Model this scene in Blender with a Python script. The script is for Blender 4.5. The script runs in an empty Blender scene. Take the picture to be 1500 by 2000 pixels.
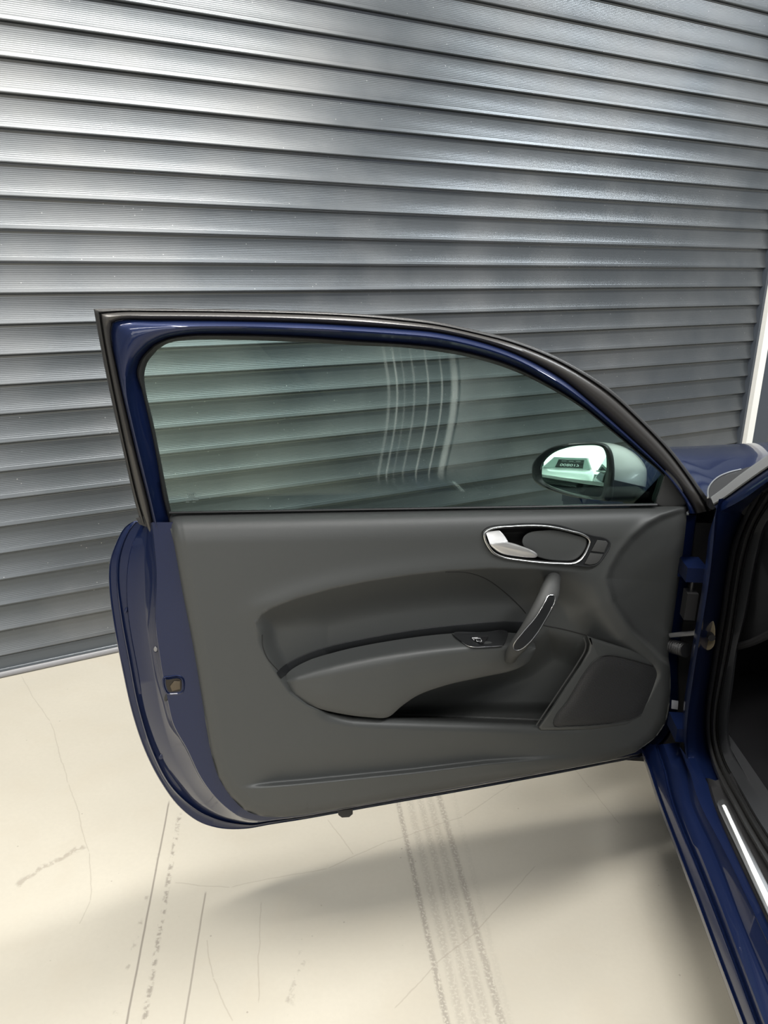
import bpy, bmesh, math
import numpy as np
from mathutils import Vector, Matrix

scene = bpy.context.scene
COL = scene.collection

# ------------------------------------------------------------------ camera
H = 1.42                                   # eye height
F = 1506.6                                 # focal length in pixels of the 1500 x 2000 frame
PITCH, ROLL = math.radians(18.371), math.radians(0.832)
_f = np.array([0, math.cos(PITCH), -math.sin(PITCH)])
_u = np.array([0, math.sin(PITCH), math.cos(PITCH)])
_x = np.array([1.0, 0, 0])
CX = _x * math.cos(ROLL) + _u * math.sin(ROLL)
CU = -_x * math.sin(ROLL) + _u * math.cos(ROLL)
cam_data = bpy.data.cameras.new('camera')
cam_data.sensor_fit = 'VERTICAL'
cam_data.sensor_height = 36.0
cam_data.lens = F / 2000 * 36.0
cam_data.clip_start = 0.02
cam = bpy.data.objects.new('camera', cam_data)
COL.objects.link(cam)
M = Matrix.Identity(4)
for i in range(3):
    M[i][0] = CX[i]; M[i][1] = CU[i]; M[i][2] = -_f[i]
M[2][3] = H
cam.matrix_world = M
scene.camera = cam

# ------------------------------------------------------------------ world, lights, exposure
world = bpy.data.worlds.new('world')
scene.world = world
world.use_nodes = True
bg = world.node_tree.nodes['Background']
bg.inputs[0].default_value = (0.93, 0.97, 1.0, 1)
bg.inputs[1].default_value = 0.40

def area(name, loc, rot, sx, sy, power, col=(1, 0.97, 0.92)):
    l = bpy.data.lights.new(name, 'AREA')
    l.shape = 'RECTANGLE'; l.size = sx; l.size_y = sy; l.energy = power; l.color = col
    o = bpy.data.objects.new(name, l); COL.objects.link(o)
    o.location = loc; o.rotation_euler = rot
    return o
# rows of ceiling LED fittings of the hall (they hang above the frame and pour straight down)
ROW = math.radians(29.3)                   # the rows run parallel to the shutter
area('ceiling_lamp', (0.35, 1.55, 3.7), (0, 0, ROW), 1.8, 0.3, 115)
area('ceiling_lamp', (-1.9, 1.15, 3.7), (0, 0, ROW), 1.8, 0.3, 110, (1, 0.95, 0.86))
area('ceiling_lamp', (3.5, 3.1, 3.7), (0, 0, ROW), 2.4, 0.35, 105, (0.92, 0.97, 1.0))
area('ceiling_lamp', (0.3, -1.1, 3.7), (0, 0, ROW), 4.2, 0.4, 150, (1, 0.97, 0.93))
# added fill light well behind the photographer, brightens the lower slats and trim
area('rear_fill_light', (0.6, -5.6, 2.1), (math.radians(90), 0, ROW), 7.0, 2.8, 230, (1, 0.98, 0.95))
area('ceiling_lamp', (2.6, 0.3, 3.7), (0, 0, ROW), 2.0, 0.35, 70, (0.95, 0.98, 1.0))

vs = scene.view_settings
vs.view_transform = 'Standard'; vs.look = 'None'; vs.gamma = 1.0; vs.exposure = 0.0
vs.use_curve_mapping = False

# ------------------------------------------------------------------ measuring helpers
def ray(px, py):
    px = np.asarray(px, float)[..., None]; py = np.asarray(py, float)[..., None]
    return (px - 750) * CX + (1000 - py) * CU + F * _f

def at_z(px, py, z):
    d = ray(px, py); t = (np.asarray(z, float) - H) / d[..., 2]
    q = d * t[..., None]; q[..., 2] += H
    return q

# the open door: e_u runs along it towards the hinges, e_w points out of its trim, P0 is a point of its bottom edge
AZ = math.radians(74.84)
EU = np.array([math.sin(AZ), math.cos(AZ), 0.0])
EW = np.array([math.cos(AZ), -math.sin(AZ), 0.0])
P0 = at_z(560, 1603, 0.28) - np.array([0, 0, H])
LEAN, ZB = 0.20, 0.95                      # the window frame leans in above the belt line

def dp(px, py, w=0.0, lean=0.0):
    d = ray(px, py); w = np.asarray(w, float)
    nn = EW - lean * np.array([0, 0, 1.0])
    off = P0 @ EW + w + lean * (H - ZB)
    q = d * (off / (d @ nn))[..., None]
    q[..., 2] += H
    return q

# the car body: e_cf forward, e_cs into the car; C0 lies on the outer sill edge
CA = math.radians(4.4)
ECF = np.array([math.sin(CA), math.cos(CA), 0.0])
ECS = np.array([math.cos(CA), -math.sin(CA), 0.0])
C0 = at_z(1255, 1481, 0.27); C0[2] = 0

def cs(px, py, s):
    d = ray(px, py); s = np.asarray(s, float)
    off = C0 @ ECS + s
    q = d * (off / (d @ ECS))[..., None]
    q[..., 2] += H
    return q

def car_pt(f, s, z):
    f, s, z = np.broadcast_arrays(np.asarray(f, float), np.asarray(s, float), np.asarray(z, float))
    return C0 + f[..., None] * ECF + s[..., None] * ECS + z[..., None] * np.array([0, 0, 1.0])

def cr(pts, n, closed=False, even=True):
    """Catmull-Rom through pts, n samples evenly spaced along the curve."""
    P = np.asarray(pts, float)
    if closed:
        Q = np.vstack([P[-1:], P, P[:2]])
    else:
        Q = np.vstack([2 * P[:1] - P[1:2], P, 2 * P[-1:] - P[-2:-1]])
    out = []
    m = 14
    for i in range(1, len(Q) - 2):
        p0, p1, p2, p3 = Q[i - 1:i + 3]
        t = (np.arange(m) / m)[:, None]
        # centripetal-like tangents limited by segment length
        d01 = np.linalg.norm(p1 - p0) + 1e-9; d12 = np.linalg.norm(p2 - p1) + 1e-9; d23 = np.linalg.norm(p3 - p2) + 1e-9
        m1 = ((p1 - p0) / d01 + (p2 - p1) / d12) * 0.5 * d12
        m2 = ((p2 - p1) / d12 + (p3 - p2) / d23) * 0.5 * d12
        out.append((2 * t**3 - 3 * t**2 + 1) * p1 + (t**3 - 2 * t**2 + t) * m1 + (-2 * t**3 + 3 * t**2) * p2 + (t**3 - t**2) * m2)
    C = np.vstack(out + [Q[-2:-1]])
    L = np.concatenate([[0], np.cumsum(np.linalg.norm(np.diff(C[:, :2], axis=0), axis=1))])
    k = np.linspace(0, L[-1], n + 1)[:-1] if closed else np.linspace(0, L[-1], n)
    return np.stack([np.interp(k, L, C[:, j]) for j in range(C.shape[1])], 1)

def lin(pts, n):
    P = np.asarray(pts, float)
    L = np.concatenate([[0], np.cumsum(np.linalg.norm(np.diff(P, axis=0), axis=1))])
    k = np.linspace(0, L[-1], n)
    return np.stack([np.interp(k, L, P[:, j]) for j in range(P.shape[1])], 1)

def ss(x):
    x = np.clip(x, 0, 1); return x * x * (3 - 2 * x)

def seg_dist(poly, X, Y, closed=False):
    P = np.asarray(poly, float)
    D = np.full(X.shape, 1e9)
    n = len(P)
    for i in range(n if closed else n - 1):
        a, b = P[i], P[(i + 1) % n]
        dx, dy = b - a; L = dx * dx + dy * dy + 1e-12
        t = np.clip(((X - a[0]) * dx + (Y - a[1]) * dy) / L, 0, 1)
        D = np.minimum(D, np.hypot(X - a[0] - t * dx, Y - a[1] - t * dy))
    return D

def sdf(poly, X, Y):
    P = np.asarray(poly, float)
    D = seg_dist(P, X, Y, True)
    ins = np.zeros(X.shape, bool)
    n = len(P)
    for i in range(n):
        a, b = P[i], P[(i + 1) % n]
        c = ((a[1] > Y) != (b[1] > Y)) & (X < (b[0] - a[0]) * (Y - a[1]) / (b[1] - a[1] + 1e-12) + a[0])
        ins ^= c
    return np.where(ins, D, -D)

def offset(poly, d):
    """offset a closed polygon (image pixels) inwards by d."""
    P = np.asarray(poly, float)
    area2 = np.sum(P[:, 0] * np.roll(P[:, 1], -1) - np.roll(P[:, 0], -1) * P[:, 1])
    e0 = P - np.roll(P, 1, 0); e1 = np.roll(P, -1, 0) - P
    n0 = np.stack([-e0[:, 1], e0[:, 0]], 1); n1 = np.stack([-e1[:, 1], e1[:, 0]], 1)
    n0 /= np.linalg.norm(n0, axis=1)[:, None] + 1e-9; n1 /= np.linalg.norm(n1, axis=1)[:, None] + 1e-9
    nn = n0 + n1; nn /= np.linalg.norm(nn, axis=1)[:, None] + 1e-9
    return P + nn * d * (1 if area2 > 0 else -1)

# ------------------------------------------------------------------ object helpers
def obj(name, verts, faces, mat, parent=None, smooth=True, sharp=35, uv=None):
    V = np.asarray(verts, float)
    c = (V.min(0) + V.max(0)) / 2
    me = bpy.data.meshes.new(name)
    me.from_pydata((V - c).tolist(), [], [list(map(int, f)) for f in faces])
    me.update()
    bm = bmesh.new(); bm.from_mesh(me)
    bmesh.ops.remove_doubles(bm, verts=bm.verts, dist=1e-6)
    bmesh.ops.recalc_face_normals(bm, faces=bm.faces)
    bm.to_mesh(me); bm.free()
    if smooth:
        me.polygons.foreach_set('use_smooth', [True] * len(me.polygons))
        if sharp: me.set_sharp_from_angle(angle=math.radians(sharp))
    if mat: me.materials.append(mat)
    o = bpy.data.objects.new(name, me)
    COL.objects.link(o)
    put(o, Vector(c), parent)
    return o

def put(o, loc, parent):
    if parent is not None:
        o.parent = parent
        inv = WORLD[parent.name].inverted()
        o.matrix_parent_inverse = inv
    o.location = loc
    WORLD[o.name] = Matrix.Translation(loc)
WORLD = {}

def grid_faces(R, N, cu=False, cv=False, base=0):
    fs = []
    for i in range(R if cv else R - 1):
        for j in range(N if cu else N - 1):
            a = i * N + j; b = i * N + (j + 1) % N
            c = ((i + 1) % R) * N + (j + 1) % N; d = ((i + 1) % R) * N + j
            fs.append((base + a, base + b, base + c, base + d))
    return fs

class MB:
    def __init__(s): s.v = []; s.f = []
    def add(s, V, Fs):
        b = len(s.v); s.v += [tuple(p) for p in np.asarray(V, float).reshape(-1, 3)]
        s.f += [tuple(int(i) + b for i in f) for f in Fs]; return s
    def loft(s, rows, cu=False, cv=False, cap=False):
        A = np.asarray(rows, float); R, N = A.shape[:2]
        s.add(A.reshape(-1, 3), grid_faces(R, N, cu, cv))
        if cap:
            b = len(s.v) - R * N
            s.f.append(tuple(range(b, b + N))); s.f.append(tuple(range(b + (R - 1) * N, b + R * N)))
        return s
    def tube(s, path, r, k=8, closed=False, ry=None, up=None):
        P = np.asarray(path, float); n = len(P)
        r = np.broadcast_to(np.asarray(r, float), (n,)); ry = r if ry is None else np.broadcast_to(np.asarray(ry, float), (n,))
        T = (np.roll(P, -1, 0) - np.roll(P, 1, 0)) if closed else np.gradient(P, axis=0)
        T /= np.linalg.norm(T, axis=1)[:, None] + 1e-12
        up = np.array(EW if up is None else up, float)
        B = np.cross(T, up); B /= np.linalg.norm(B, axis=1)[:, None] + 1e-12
        U2 = np.cross(B, T)
        rows = []
        for j in range(k):
            a = 2 * math.pi * j / k
            rows.append(P + B * (r * math.cos(a))[:, None] + U2 * (ry * math.sin(a))[:, None])
        A = np.array(rows).transpose(1, 0, 2)
        s.loft(A, cu=True, cv=closed, cap=not closed)
        return s
    def box(s, c, ax, half):
        c = np.asarray(c, float); ax = [np.asarray(a, float) for a in ax]
        V = [c + ax[0] * half[0] * i + ax[1] * half[1] * j + ax[2] * half[2] * k for i in (-1, 1) for j in (-1, 1) for k in (-1, 1)]
        s.add(V, [(0, 1, 3, 2), (4, 6, 7, 5), (0, 4, 5, 1), (2, 3, 7, 6), (0, 2, 6, 4), (1, 5, 7, 3)])
        return s
    def build(s, name, mat, parent=None, smooth=True, sharp=35):
        return obj(name, s.v, s.f, mat, parent, smooth, sharp)

def plate(mb, poly, w, thick=0.006, bev=2.0, fn=dp, lean=0.0):
    """solid plate with a bevelled rim: poly in image pixels on the plane at offset w (scalar or one per corner)."""
    P = np.asarray(poly, float)
    w = np.broadcast_to(np.asarray(w, float), (len(P),))
    bm_ = bev * 0.001
    kw = dict(lean=lean) if fn is dp else {}
    rows = [fn(P[:, 0], P[:, 1], w - thick, **kw), fn(P[:, 0], P[:, 1], w - bm_, **kw)]
    for k in (0.3, 0.65, 1.0):
        Q = offset(P, bev * (1 - math.cos(k * math.pi / 2)))
        rows.append(fn(Q[:, 0], Q[:, 1], w - bm_ * (1 - math.sin(k * math.pi / 2)), **kw))
    mb.loft(rows, cu=True, cap=True)
    return mb

def tag(o, label=None, cat=None, group=None, kind=None):
    if label: o['label'] = label
    if cat: o['category'] = cat
    if group: o['group'] = group
    if kind: o['kind'] = kind
    return o

def empty(name, loc):
    o = bpy.data.objects.new(name, None); COL.objects.link(o)
    o.empty_display_size = 0.2
    put(o, Vector(loc), None)
    return o

# ------------------------------------------------------------------ materials
def mat(name, col, rough=0.5, metal=0.0, coat=0.0, spec=0.5, bump=0.0, bscale=800, coat_rough=0.03, var=0.0, vscale=6.0):
    m = bpy.data.materials.new(name); m.use_nodes = True
    nt = m.node_tree; b = nt.nodes['Principled BSDF']
    b.inputs['Base Color'].default_value = (*col, 1)
    b.inputs['Roughness'].default_value = rough
    b.inputs['Metallic'].default_value = metal
    b.inputs['Specular IOR Level'].default_value = spec
    b.inputs['Coat Weight'].default_value = coat
    b.inputs['Coat Roughness'].default_value = coat_rough
    if bump or var:
        tc = nt.nodes.new('ShaderNodeTexCoord')
    if bump:
        nz = nt.nodes.new('ShaderNodeTexNoise'); nz.inputs['Scale'].default_value = bscale; nz.inputs['Detail'].default_value = 2
        nt.links.new(tc.outputs['Object'], nz.inputs['Vector'])
        bp = nt.nodes.new('ShaderNodeBump'); bp.inputs['Strength'].default_value = bump; bp.inputs['Distance'].default_value = 0.001
        nt.links.new(nz.outputs['Fac'], bp.inputs['Height']); nt.links.new(bp.outputs['Normal'], b.inputs['Normal'])
    if var:
        n2 = nt.nodes.new('ShaderNodeTexNoise'); n2.inputs['Scale'].default_value = vscale; n2.inputs['Detail'].default_value = 5
        nt.links.new(tc.outputs['Object'], n2.inputs['Vector'])
        rp = nt.nodes.new('ShaderNodeMapRange')
        rp.inputs['From Min'].default_value = 0.3; rp.inputs['From Max'].default_value = 0.7
        rp.inputs['To Min'].default_value = max(0, rough - var); rp.inputs['To Max'].default_value = min(1, rough + var)
        nt.links.new(n2.outputs['Fac'], rp.inputs['Value']); nt.links.new(rp.outputs['Result'], b.inputs['Roughness'])
    return m

M_TRIM = mat('trim_plastic', (0.053, 0.056, 0.055), 0.42, bump=0.22, bscale=1100, spec=0.45)
M_TRIM2 = mat('soft_insert', (0.048, 0.049, 0.048), 0.55, bump=0.3, bscale=900, spec=0.35)
M_GLOSSBLK = mat('satin_black', (0.016, 0.017, 0.018), 0.32, bump=0.05)
M_BLACK = mat('black_plastic', (0.012, 0.012, 0.013), 0.45, bump=0.1)
M_RUBBER = mat('rubber', (0.022, 0.022, 0.022), 0.42, spec=0.45, bump=0.08, bscale=300)
M_SEAL = mat('seal_rubber', (0.035, 0.033, 0.031), 0.33, spec=0.6, bump=0.04, bscale=200)
M_CHROME = mat('satin_chrome', (0.80, 0.80, 0.79), 0.27, metal=1.0)
M_LEVER = mat('satin_lever', (0.86, 0.86, 0.85), 0.38, metal=0.85)
M_ALU = mat('brushed_aluminium', (0.62, 0.63, 0.64), 0.33, metal=1.0, bump=0.06, bscale=300)
M_WHITE = mat('white_paint', (0.80, 0.82, 0.82), 0.25, coat=0.6)
M_PLASTW = mat('white_print', (0.75, 0.76, 0.76), 0.5)
M_STEEL = mat('greased_steel', (0.30, 0.30, 0.31), 0.38, metal=0.8, var=0.15, vscale=60)
M_BRASS = mat('primer_bracket', (0.20, 0.165, 0.105), 0.5, metal=0.3, var=0.15, vscale=60)
M_CARPET = mat('carpet', (0.010, 0.010, 0.011), 0.95, bump=0.6, bscale=600, spec=0.1)
M_DASH = mat('dark_cabin_plastic', (0.019, 0.020, 0.022), 0.55, bump=0.2, bscale=900, spec=0.35)
M_SEAM = mat('seam_shadow_gap', (0.008, 0.008, 0.008), 0.7)
M_MIRROR = mat('mirror_glass', (0.86, 0.93, 0.90), 0.0, metal=1.0)
M_STICK = mat('paper_sticker', (0.42, 0.43, 0.46), 0.5)

def paint(name, col, col2):
    m = bpy.data.materials.new(name); m.use_nodes = True
    nt = m.node_tree; b = nt.nodes['Principled BSDF']
    tc = nt.nodes.new('ShaderNodeTexCoord')
    vz = nt.nodes.new('ShaderNodeTexNoise'); vz.inputs['Scale'].default_value = 2500; vz.inputs['Detail'].default_value = 0
    nt.links.new(tc.outputs['Object'], vz.inputs['Vector'])
    mx = nt.nodes.new('ShaderNodeMix'); mx.data_type = 'RGBA'
    mx.inputs['A'].default_value = (*col, 1); mx.inputs['B'].default_value = (*col2, 1)
    nt.links.new(vz.outputs['Fac'], mx.inputs['Factor'])
    nt.links.new(mx.outputs['Result'], b.inputs['Base Color'])
    b.inputs['Metallic'].default_value = 0.4
    b.inputs['Specular IOR Level'].default_value = 0.25
    b.inputs['Roughness'].default_value = 0.38
    b.inputs['Coat Weight'].default_value = 0.65
    b.inputs['Coat Roughness'].default_value = 0.025
    return m
M_BLUE = paint('deep_blue_metallic_paint', (0.0022, 0.005, 0.022), (0.0075, 0.019, 0.080))

def glass_mat():
    m = bpy.data.materials.new('green_tinted_glass'); m.use_nodes = True
    nt = m.node_tree; nt.nodes.clear(); N = nt.nodes.new; L = nt.links.new
    out = N('ShaderNodeOutputMaterial')
    tr = N('ShaderNodeBsdfTransparent'); tr.inputs[0].default_value = (0.80, 0.895, 0.855, 1)
    gl = N('ShaderNodeBsdfGlossy'); gl.inputs['Roughness'].default_value = 0.0; gl.inputs['Color'].default_value = (0.9, 1, 0.96, 1)
    fr = N('ShaderNodeFresnel'); fr.inputs['IOR'].default_value = 1.45
    mx = N('ShaderNodeMixShader'); L(fr.outputs[0], mx.inputs[0]); L(tr.outputs[0], mx.inputs[1]); L(gl.outputs[0], mx.inputs[2])
    # dried wiper-like streaks: S-shaped lines running down the pane (u, v in metres on the pane)
    uv = N('ShaderNodeUVMap'); sp = N('ShaderNodeSeparateXYZ'); L(uv.outputs[0], sp.inputs[0])
    fc = N('ShaderNodeFloatCurve'); cv = fc.mapping.curves[0]
    pts = STREAK
    cv.points[0].location = pts[0]; cv.points[1].location = pts[-1]
    for p in pts[1:-1]: cv.points.new(*p)
    fc.mapping.update()
    L(sp.outputs[1], fc.inputs['Value'])
    sb = N('ShaderNodeMath'); sb.operation = 'SUBTRACT'; L(sp.outputs[0], sb.inputs[0]); L(fc.outputs[0], sb.inputs[1])
    ad = N('ShaderNodeMath'); ad.operation = 'MULTIPLY_ADD'; L(sb.outputs[0], ad.inputs[0]); ad.inputs[1].default_value = 3.0; ad.inputs[2].default_value = 0.6
    rp = N('ShaderNodeValToRGB'); rp.color_ramp.interpolation = 'LINEAR'
    # offset in metres from the broad streak -> strength
    lines = [(-0.128, 0.0035, .16), (-0.112, 0.0022, .25), (-0.098, 0.0018, .10), (-0.079, 0.0022, .14), (-0.052, 0.0022, .24), (-0.025, 0.002, .24),
             (0.0, 0.0085, .27), (0.013, .002, .12)]
    el = rp.color_ramp.elements
    st = [(0.0, 0.0)]
    for c, hw, s in lines:
        st += [(0.6 + 3 * (c - hw), 0.02), (0.6 + 3 * (c - hw * 0.4), s), (0.6 + 3 * (c + hw * 0.4), s), (0.6 + 3 * (c + hw), 0.02)]
    st = sorted(st)[:32]
    el[0].position = 0; el[0].color = (0, 0, 0, 1); el[1].position = 1.0; el[1].color = (0, 0, 0, 1)
    for p, v in st[1:31]:
        e = el.new(min(max(p, 0.001), 0.999)); e.color = (v, v, v, 1)
    L(ad.outputs[0], rp.inputs[0])
    # uneven along their length, fading out near the bottom, plus faint smears and dust
    nz = N('ShaderNodeTexNoise'); nz.inputs['Scale'].default_value = 9; nz.inputs['Detail'].default_value = 3; L(uv.outputs[0], nz.inputs['Vector'])
    m1 = N('ShaderNodeMapRange'); m1.inputs['From Min'].default_value = .3; m1.inputs['From Max'].default_value = .65; m1.inputs['To Min'].default_value = .45; L(nz.outputs['Fac'], m1.inputs['Value'])
    vm = N('ShaderNodeMapRange'); vm.inputs['From Min'].default_value = .062; vm.inputs['From Max'].default_value = .10; L(sp.outputs[1], vm.inputs['Value'])
    mu = N('ShaderNodeMath'); mu.operation = 'MULTIPLY'; L(rp.outputs[0], mu.inputs[0]); L(m1.outputs[0], mu.inputs[1])
    mu2 = N('ShaderNodeMath'); mu2.operation = 'MULTIPLY'; L(mu.outputs[0], mu2.inputs[0]); L(vm.outputs[0], mu2.inputs[1])
    vo = N('ShaderNodeTexVoronoi'); vo.inputs['Scale'].default_value = 95; L(uv.outputs[0], vo.inputs['Vector'])
    lt = N('ShaderNodeMath'); lt.operation = 'LESS_THAN'; L(vo.outputs['Distance'], lt.inputs[0]); lt.inputs[1].default_value = 0.055
    n3 = N('ShaderNodeTexNoise'); n3.inputs['Scale'].default_value = 7; L(uv.outputs[0], n3.inputs['Vector'])
    gt = N('ShaderNodeMapRange'); gt.inputs['From Min'].default_value = .52; gt.inputs['From Max'].default_value = .62; gt.inputs['To Max'].default_value = .3; L(n3.outputs['Fac'], gt.inputs['Value'])
    ml = N('ShaderNodeMath'); ml.operation = 'MULTIPLY'; L(lt.outputs[0], ml.inputs[0]); L(gt.outputs[0], ml.inputs[1])
    mm = N('ShaderNodeMath'); mm.operation = 'MAXIMUM'; L(mu2.outputs[0], mm.inputs[0]); L(ml.outputs[0], mm.inputs[1])
    df = N('ShaderNodeBsdfDiffuse'); df.inputs[0].default_value = (.8, .85, .83, 1)
    tl = N('ShaderNodeBsdfTranslucent'); tl.inputs[0].default_value = (.8, .85, .83, 1)
    dm = N('ShaderNodeMixShader'); dm.inputs[0].default_value = .5; L(df.outputs[0], dm.inputs[1]); L(tl.outputs[0], dm.inputs[2])
    m2 = N('ShaderNodeMixShader'); L(mm.outputs[0], m2.inputs[0]); L(mx.outputs[0], m2.inputs[1]); L(dm.outputs[0], m2.inputs[2])
    L(m2.outputs[0], out.inputs[0])
    return m

# ------------------------------------------------------------------ the setting
# --- shutter wall frame
WA = math.radians(-29.292)
WN = np.array([math.sin(WA), math.cos(WA), 0.0])          # from the camera towards the shutter
WE = np.array([math.cos(WA), -math.sin(WA), 0.0])         # along the shutter, to the right
WD = 2.7527
SP = 0.093689
Z0 = 2.0409
A0, A1 = -2.6, 3.835

def wall_pt(a, d, z):                                     # d: distance out of the shutter plane, towards the camera
    a, d, z = np.broadcast_arrays(np.asarray(a, float), np.asarray(d, float), np.asarray(z, float))
    return WN * (WD - d[..., None]) + WE * a[..., None] + z[..., None] * np.array([0, 0, 1.0])

# shutter material: anthracite stove enamel, dusty in patches
def shutter_mat():
    m = mat('anthracite_shutter', (0.115, 0.125, 0.135), 0.40, metal=0.6)
    nt = m.node_tree; b = nt.nodes['Principled BSDF']; N = nt.nodes.new; L = nt.links.new
    g = N('ShaderNodeNewGeometry')
    nz = N('ShaderNodeTexNoise'); nz.inputs['Scale'].default_value = 2.3; nz.inputs['Detail'].default_value = 6; L(g.outputs['Position'], nz.inputs['Vector'])
    cr_ = N('ShaderNodeMapRange'); cr_.inputs['From Min'].default_value = .42; cr_.inputs['From Max'].default_value = .72; L(nz.outputs['Fac'], cr_.inputs['Value'])
    mx = N('ShaderNodeMix'); mx.data_type = 'RGBA'; mx.inputs['A'].default_value = (.105, .115, .123, 1); mx.inputs['B'].default_value = (.155, .160, .162, 1)
    L(cr_.outputs[0], mx.inputs['Factor']); 
    # dust specks
    vo = N('ShaderNodeTexVoronoi'); vo.inputs['Scale'].default_value = 26; L(g.outputs['Position'], vo.inputs['Vector'])
    lt = N('ShaderNodeMath'); lt.operation = 'LESS_THAN'; lt.inputs[1].default_value = .045; L(vo.outputs['Distance'], lt.inputs[0])
    m2 = N('ShaderNodeMix'); m2.data_type = 'RGBA'; L(lt.outputs[0], m2.inputs['Factor']); L(mx.outputs['Result'], m2.inputs['A']); m2.inputs['B'].default_value = (.35, .35, .34, 1)
    L(m2.outputs['Result'], b.inputs['Base Color'])
    rr = N('ShaderNodeMapRange'); rr.inputs['To Min'].default_value = .30; rr.inputs['To Max'].default_value = .42; L(cr_.outputs[0], rr.inputs['Value']); L(rr.outputs[0], b.inputs['Roughness'])
    return m
M_SHUT = shutter_mat()
M_SHUTRAIL = mat('shutter_bottom_rail', (0.085, 0.095, 0.105), 0.38, metal=0.3, var=0.1)

def slat_profile():
    pr = []
    P = SP
    pr.append((P - 0.0002, -0.003)); pr.append((P - 0.0010, 0.0055)); pr.append((P - 0.0026, 0.0064)); pr.append((P - 0.0050, 0.0050))
    n = 13
    t1, t0 = P - 0.009, 0.013
    for k in range(n):
        for q, rb in ((0.0, 0.0), (0.4, 0.00028), (0.8, 0.00028)):
            t = t1 + (t0 - t1) * (k + q) / n
            x = (P - t) / P
            pr.append((t, 0.0028 + 0.0185 * x ** 2.6 + rb))
    for t, d in ((0.0125, 0.0155), (0.0085, 0.0174), (0.0055, 0.0182), (0.0030, 0.0178), (0.0013, 0.0155), (0.0005, 0.0105), (0.0002, -0.003)):
        pr.append((t, d))
    return pr

shut = empty('door_1', wall_pt(1.0, 0, 0))
tag(shut, 'dark grey ribbed roller shutter closing the back of the bay', None, kind='structure')
pr = np.array(slat_profile())
rows = [wall_pt(a, pr[:, 1], pr[:, 0]) for a in (A0, 0.6, A1)]
first = None
for k in range(-13, 22):
    z = Z0 - SP * k                                      # top line of slat k-1 / bottom of slat k
    if first is None:
        first = MB().loft(rows).build('slat', M_SHUT, None, smooth=True, sharp=20)
        base = first.location.copy()
        s_ = first
    else:
        s_ = first.copy(); COL.objects.link(s_)
    s_.parent = shut; s_.matrix_parent_inverse = WORLD[shut.name].inverted()
    s_.location = base + Vector((0, 0, z))
zb = Z0 - SP * 21
# bottom rail with its rubber lip
rp_ = np.array([(zb, -0.006), (zb - .001, .006), (zb - .003, .010), (0.024, .012), (0.022, .014), (0.022, .03)])
MB().loft([wall_pt(a, rp_[:, 1], rp_[:, 0]) for a in (A0, A1)]).build('bottom_rail', M_SHUTRAIL, shut, sharp=25)
lp = np.array([(0.022, .032), (.018, .037), (.010, .038), (.003, .036), (0.0, .03), (0.0, 0.0)])
MB().loft([wall_pt(a, lp[:, 1], lp[:, 0]) for a in (A0, A1)]).build('rubber_lip', mat('grey_rubber_lip', (.22, .22, .23), .4), shut, sharp=60)

# white reveal strip and dark guide post right of the shutter, stained wall beyond
M_STRIP = mat('white_strip', (0.86, 0.85, 0.80), 0.45)
M_POST = mat('dark_post', (0.055, 0.065, 0.080), 0.45, var=.1)
def wbox(name, a0, a1, d0, d1, z0, z1, m, label=None):
    mb = MB()
    V = [wall_pt(a, d, z) for a in (a0, a1) for d in (d0, d1) for z in (z0, z1)]
    mb.add(V, [(0, 1, 3, 2), (4, 6, 7, 5), (0, 4, 5, 1), (2, 3, 7, 6), (0, 2, 6, 4), (1, 5, 7, 3)])
    o = mb.build(name, m, None, smooth=False)
    tag(o, label, None, kind='structure')
    return o
wbox('trim_1', A1 - .012, A1 + .040, -.06, .06, 0, 3.3, M_STRIP, 'narrow white reveal strip at the right end of the shutter')
wbox('trim_4', A1 - .030, A1 - .012, -.01, .034, 0, 3.3, M_POST, 'dark guide rail the shutter slats run in')
wbox('trim_2', A1 + .040, A1 + .19, -.06, .045, 0, 3.3, M_POST, 'dark blue-grey post beside the white strip')
def stain_mat():
    m = mat('stained_grey_wall', (.2, .2, .19), .7)
    nt = m.node_tree; b = nt.nodes['Principled BSDF']; N = nt.nodes.new; L = nt.links.new
    g = N('ShaderNodeNewGeometry')
    mp = N('ShaderNodeMapping'); mp.inputs['Scale'].default_value = (14, 14, 4); L(g.outputs['Position'], mp.inputs[0])
    nz = N('ShaderNodeTexNoise'); nz.inputs['Scale'].default_value = 1.0; nz.inputs['Detail'].default_value = 7; nz.inputs['Distortion'].default_value = .8; L(mp.outputs[0], nz.inputs['Vector'])
    rp = N('ShaderNodeValToRGB'); L(nz.outputs['Fac'], rp.inputs[0])
    e = rp.color_ramp.elements; e[0].position = .44; e[0].color = (.085, .088, .09, 1); e[1].position = .68; e[1].color = (.42, .42, .40, 1)
    x = e.new(.58); x.color = (.12, .12, .12, 1)
    L(rp.outputs[0], b.inputs['Base Color'])
    return m
wbox('wall_back', A1 + .19, A1 + 2.0, -.2, .0, 0, 3.3, stain_mat(), 'stained dark grey wall right of the shutter')
wbox('trim_3', A1 + .19, A1 + 2.0, -.0, .008, .765, .785, M_STRIP, 'thin white line across the stained wall')

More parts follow.
